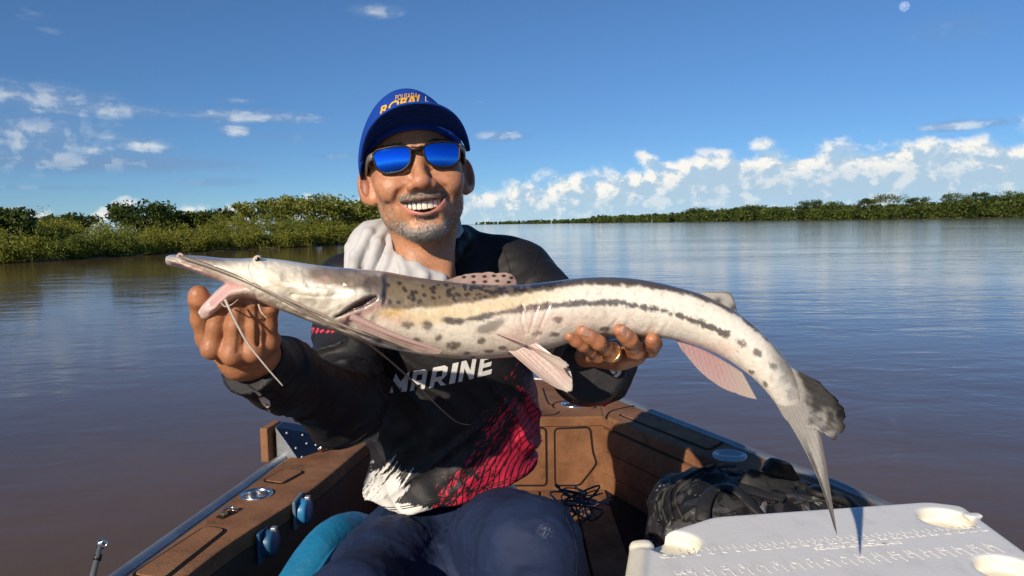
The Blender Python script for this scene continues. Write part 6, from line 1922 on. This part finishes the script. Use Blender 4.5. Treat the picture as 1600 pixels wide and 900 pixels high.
# ------------------------------------------------------------------ camouflage bag
bag = empty('duffel_bag', (.44, 1.42, ZF))
tag(bag, 'black and grey camouflage bag wedged between the cooler and the right gunwale', 'bag')
def camo(g, co, base):
    n1 = g.noise(co, 14, 3, .5, dist=.8); n2 = g.noise(g.vmath('ADD', co, (3.1, 1.7, 9.2)), 19, 3, .5, dist=.9); n3 = g.noise(g.vmath('ADD', co, (7.7, 4.1, 2.2)), 24, 3, .5, dist=.7)
    c = g.mix(g.map(n1, .505, .515), (.008, .008, .010), (.027, .027, .031))
    c = g.mix(g.map(n2, .565, .575), c, (.050, .050, .054))
    c = g.mix(g.map(n3, .645, .652), c, (.15, .15, .15))
    dots_ = g.voro(g.vmath('MULTIPLY', co, (1, 1, 1)), 75)
    dm = g.math('MULTIPLY', g.map(dots_, .26, .18), g.map(g.noise(co, 8, 2, .5), .55, .60))
    return g.mix(g.math('MULTIPLY', dm, .8), c, (.24, .25, .26))
CAMO = material('camo_fabric', rough=.6, spec=.35, color_fn=camo, bump=[(700, .0006, 2), (50, .003, 3)])
BL = material('black_nylon', (.016, .016, .017), .55, spec=.4, bump=[(900, .0005, 2), (45, .003, 3)])
BL2 = material('grey_black_nylon', (.040, .039, .038), .65, spec=.3, vary=(60, .25), bump=[(1200, .0007, 2), (40, .004, 3)])
ZT = P(1150, 752, 1.42).z
MB_ = rot_axes(0, 0, 9)
def bag_sdf(p):
    p = p.astype(np.float32)
    d = sd_box(p, (.445, 1.40, (ZF + ZT) / 2), (.195, .125, (ZT - ZF) / 2), .075, MB_)
    # sagging top: higher at the left third, dropping to the right
    q = (p - np.array((.445, 1.40, ZT), np.float32)) @ MB_
    d = d + .022 * sstep(-.02, .20, q[:, 0]) + .030 * sstep(-.10, -.22, q[:, 0]) - .012 * np.exp(-((q[:, 0] + .05) / .07) ** 2)
    f_ = fbm(p * np.array((18, 18, 12), np.float32) + 2.5 * fbm(p * 7, 2)[:, None], 2)
    d = d - .020 * (1 - np.abs(2 * f_ - 1) ** .8) + .010
    return np.maximum(d, ZF + .003 - p[:, 2])
WV, WF = surface(bag_sdf, np.array((.18, 1.20, ZF - .01)), np.array((.72, 1.60, ZT + .06)), .0052)
mesh_np('bag_shell', WV, [WF], CAMO, bag)
tree_b = BVHTree.FromPolygons([tuple(v_) for v_ in WV], [tuple(f_) for f_ in WF])
def on_bag(px, py, lift=.004):
    o = P(px, py, .6); dr = (o - CAMP).normalized()
    hit = tree_b.ray_cast(P(px, py, 1.16), dr)
    return np.array((hit[0] if hit[0] is not None else P(px, py, 1.36)) - dr * lift)
def bag_line(name, pts, r_, mat_, flat=1.0, n=50, lift=.003, k=8):
    q = np.array([on_bag(*c_, lift) for c_ in smooth_path(pts, n)])
    for _ in range(2): q[1:-1] = (q[:-2] + q[1:-1] * 2 + q[2:]) / 4
    return tube(name, q, r_, mat_, bag, k=k, flat=flat)
bag_line('zip', [(1052, 812), (1046, 785), (1050, 762), (1085, 738), (1120, 727)], .0040, BL, lift=.004)
bag_line('zip', [(1030, 815), (1024, 790), (1032, 770), (1052, 757)], .0045, BL, lift=.005)
bag_line('piping', [(1068, 812), (1058, 790), (1058, 768), (1090, 742), (1122, 730), (1150, 728)], .0028, BL2, lift=.003)
bag_line('piping', [(1042, 816), (1035, 792), (1040, 768), (1060, 752)], .0028, BL2, lift=.004)
bag_line('carry_strap', [(1098, 815), (1100, 790), (1112, 768), (1135, 760), (1158, 772), (1180, 795), (1200, 812)], .013, BL, .35, lift=.012, k=12)
# flap with a dotted underside, and the folded strap end behind it
def sheet(name, corners, mat_, th_=.010, lift=.012, n=14):
    c = np.array([on_bag(*q, lift) for q in corners])
    u = np.linspace(0, 1, n)
    U, Wq = np.meshgrid(u, u, indexing='ij')
    G = ((1 - U) * (1 - Wq))[..., None] * c[0] + (U * (1 - Wq))[..., None] * c[1] + (U * Wq)[..., None] * c[2] + ((1 - U) * Wq)[..., None] * c[3]
    nn_ = np.cross(c[1] - c[0], c[3] - c[0]); nn_ /= np.linalg.norm(nn_)
    if nn_[2] < 0: nn_ = -nn_
    bul = (np.sin(U * math.pi) * np.sin(Wq * math.pi)) ** .4
    G1 = G + nn_ * (th_ * bul + .004 * (fbm(G.reshape(-1, 3).astype(np.float32) * 30, 2).reshape(n, n) - .5))[..., None]
    G2 = G - nn_ * th_ * .6
    V = np.vstack([G1.reshape(-1, 3), G2.reshape(-1, 3)]); o_ = n * n
    i = np.arange(n - 1)[:, None] * n; j = np.arange(n - 1)[None, :]
    Fa = np.stack([i + j, i + n + j, i + n + j + 1, i + j + 1], -1).reshape(-1, 4)
    ed = []
    for a_, c_ in [(k, k + 1) for k in range(n - 1)] + [(o2 * 1 + (n - 1) * n + k, (n - 1) * n + k + 1) for k in range(n - 1) for o2 in (0,)] + [(k * n, (k + 1) * n) for k in range(n - 1)] + [(k * n + n - 1, (k + 1) * n + n - 1) for k in range(n - 1)]:
        ed.append((a_, c_, c_ + o_, a_ + o_))
    ob = mesh_np(name, V, [np.vstack([Fa, Fa[:, ::-1] + o_, np.array(ed)])], mat_, bag)
    return ob
sheet('flap', [(1152, 752), (1172, 733), (1250, 755), (1222, 785)], BL2, .008, .020)
sheet('flap_edge', [(1150, 752), (1154, 768), (1212, 784), (1222, 778)], material('dotted_mesh', (.020, .020, .021), .6, bump=[(500, .003, 1)]), .006, .012)
sheet('strap_wrap', [(1188, 733), (1206, 716), (1232, 722), (1246, 748)], BL, .016, .022)
bag_line('padded_strap', [(1236, 752), (1262, 762), (1290, 772), (1318, 780), (1335, 792)], .019, BL, .55, lift=.008, k=14)
bag_line('side_pocket_zip', [(1240, 786), (1280, 782), (1315, 790)], .0024, BL2, lift=.004)
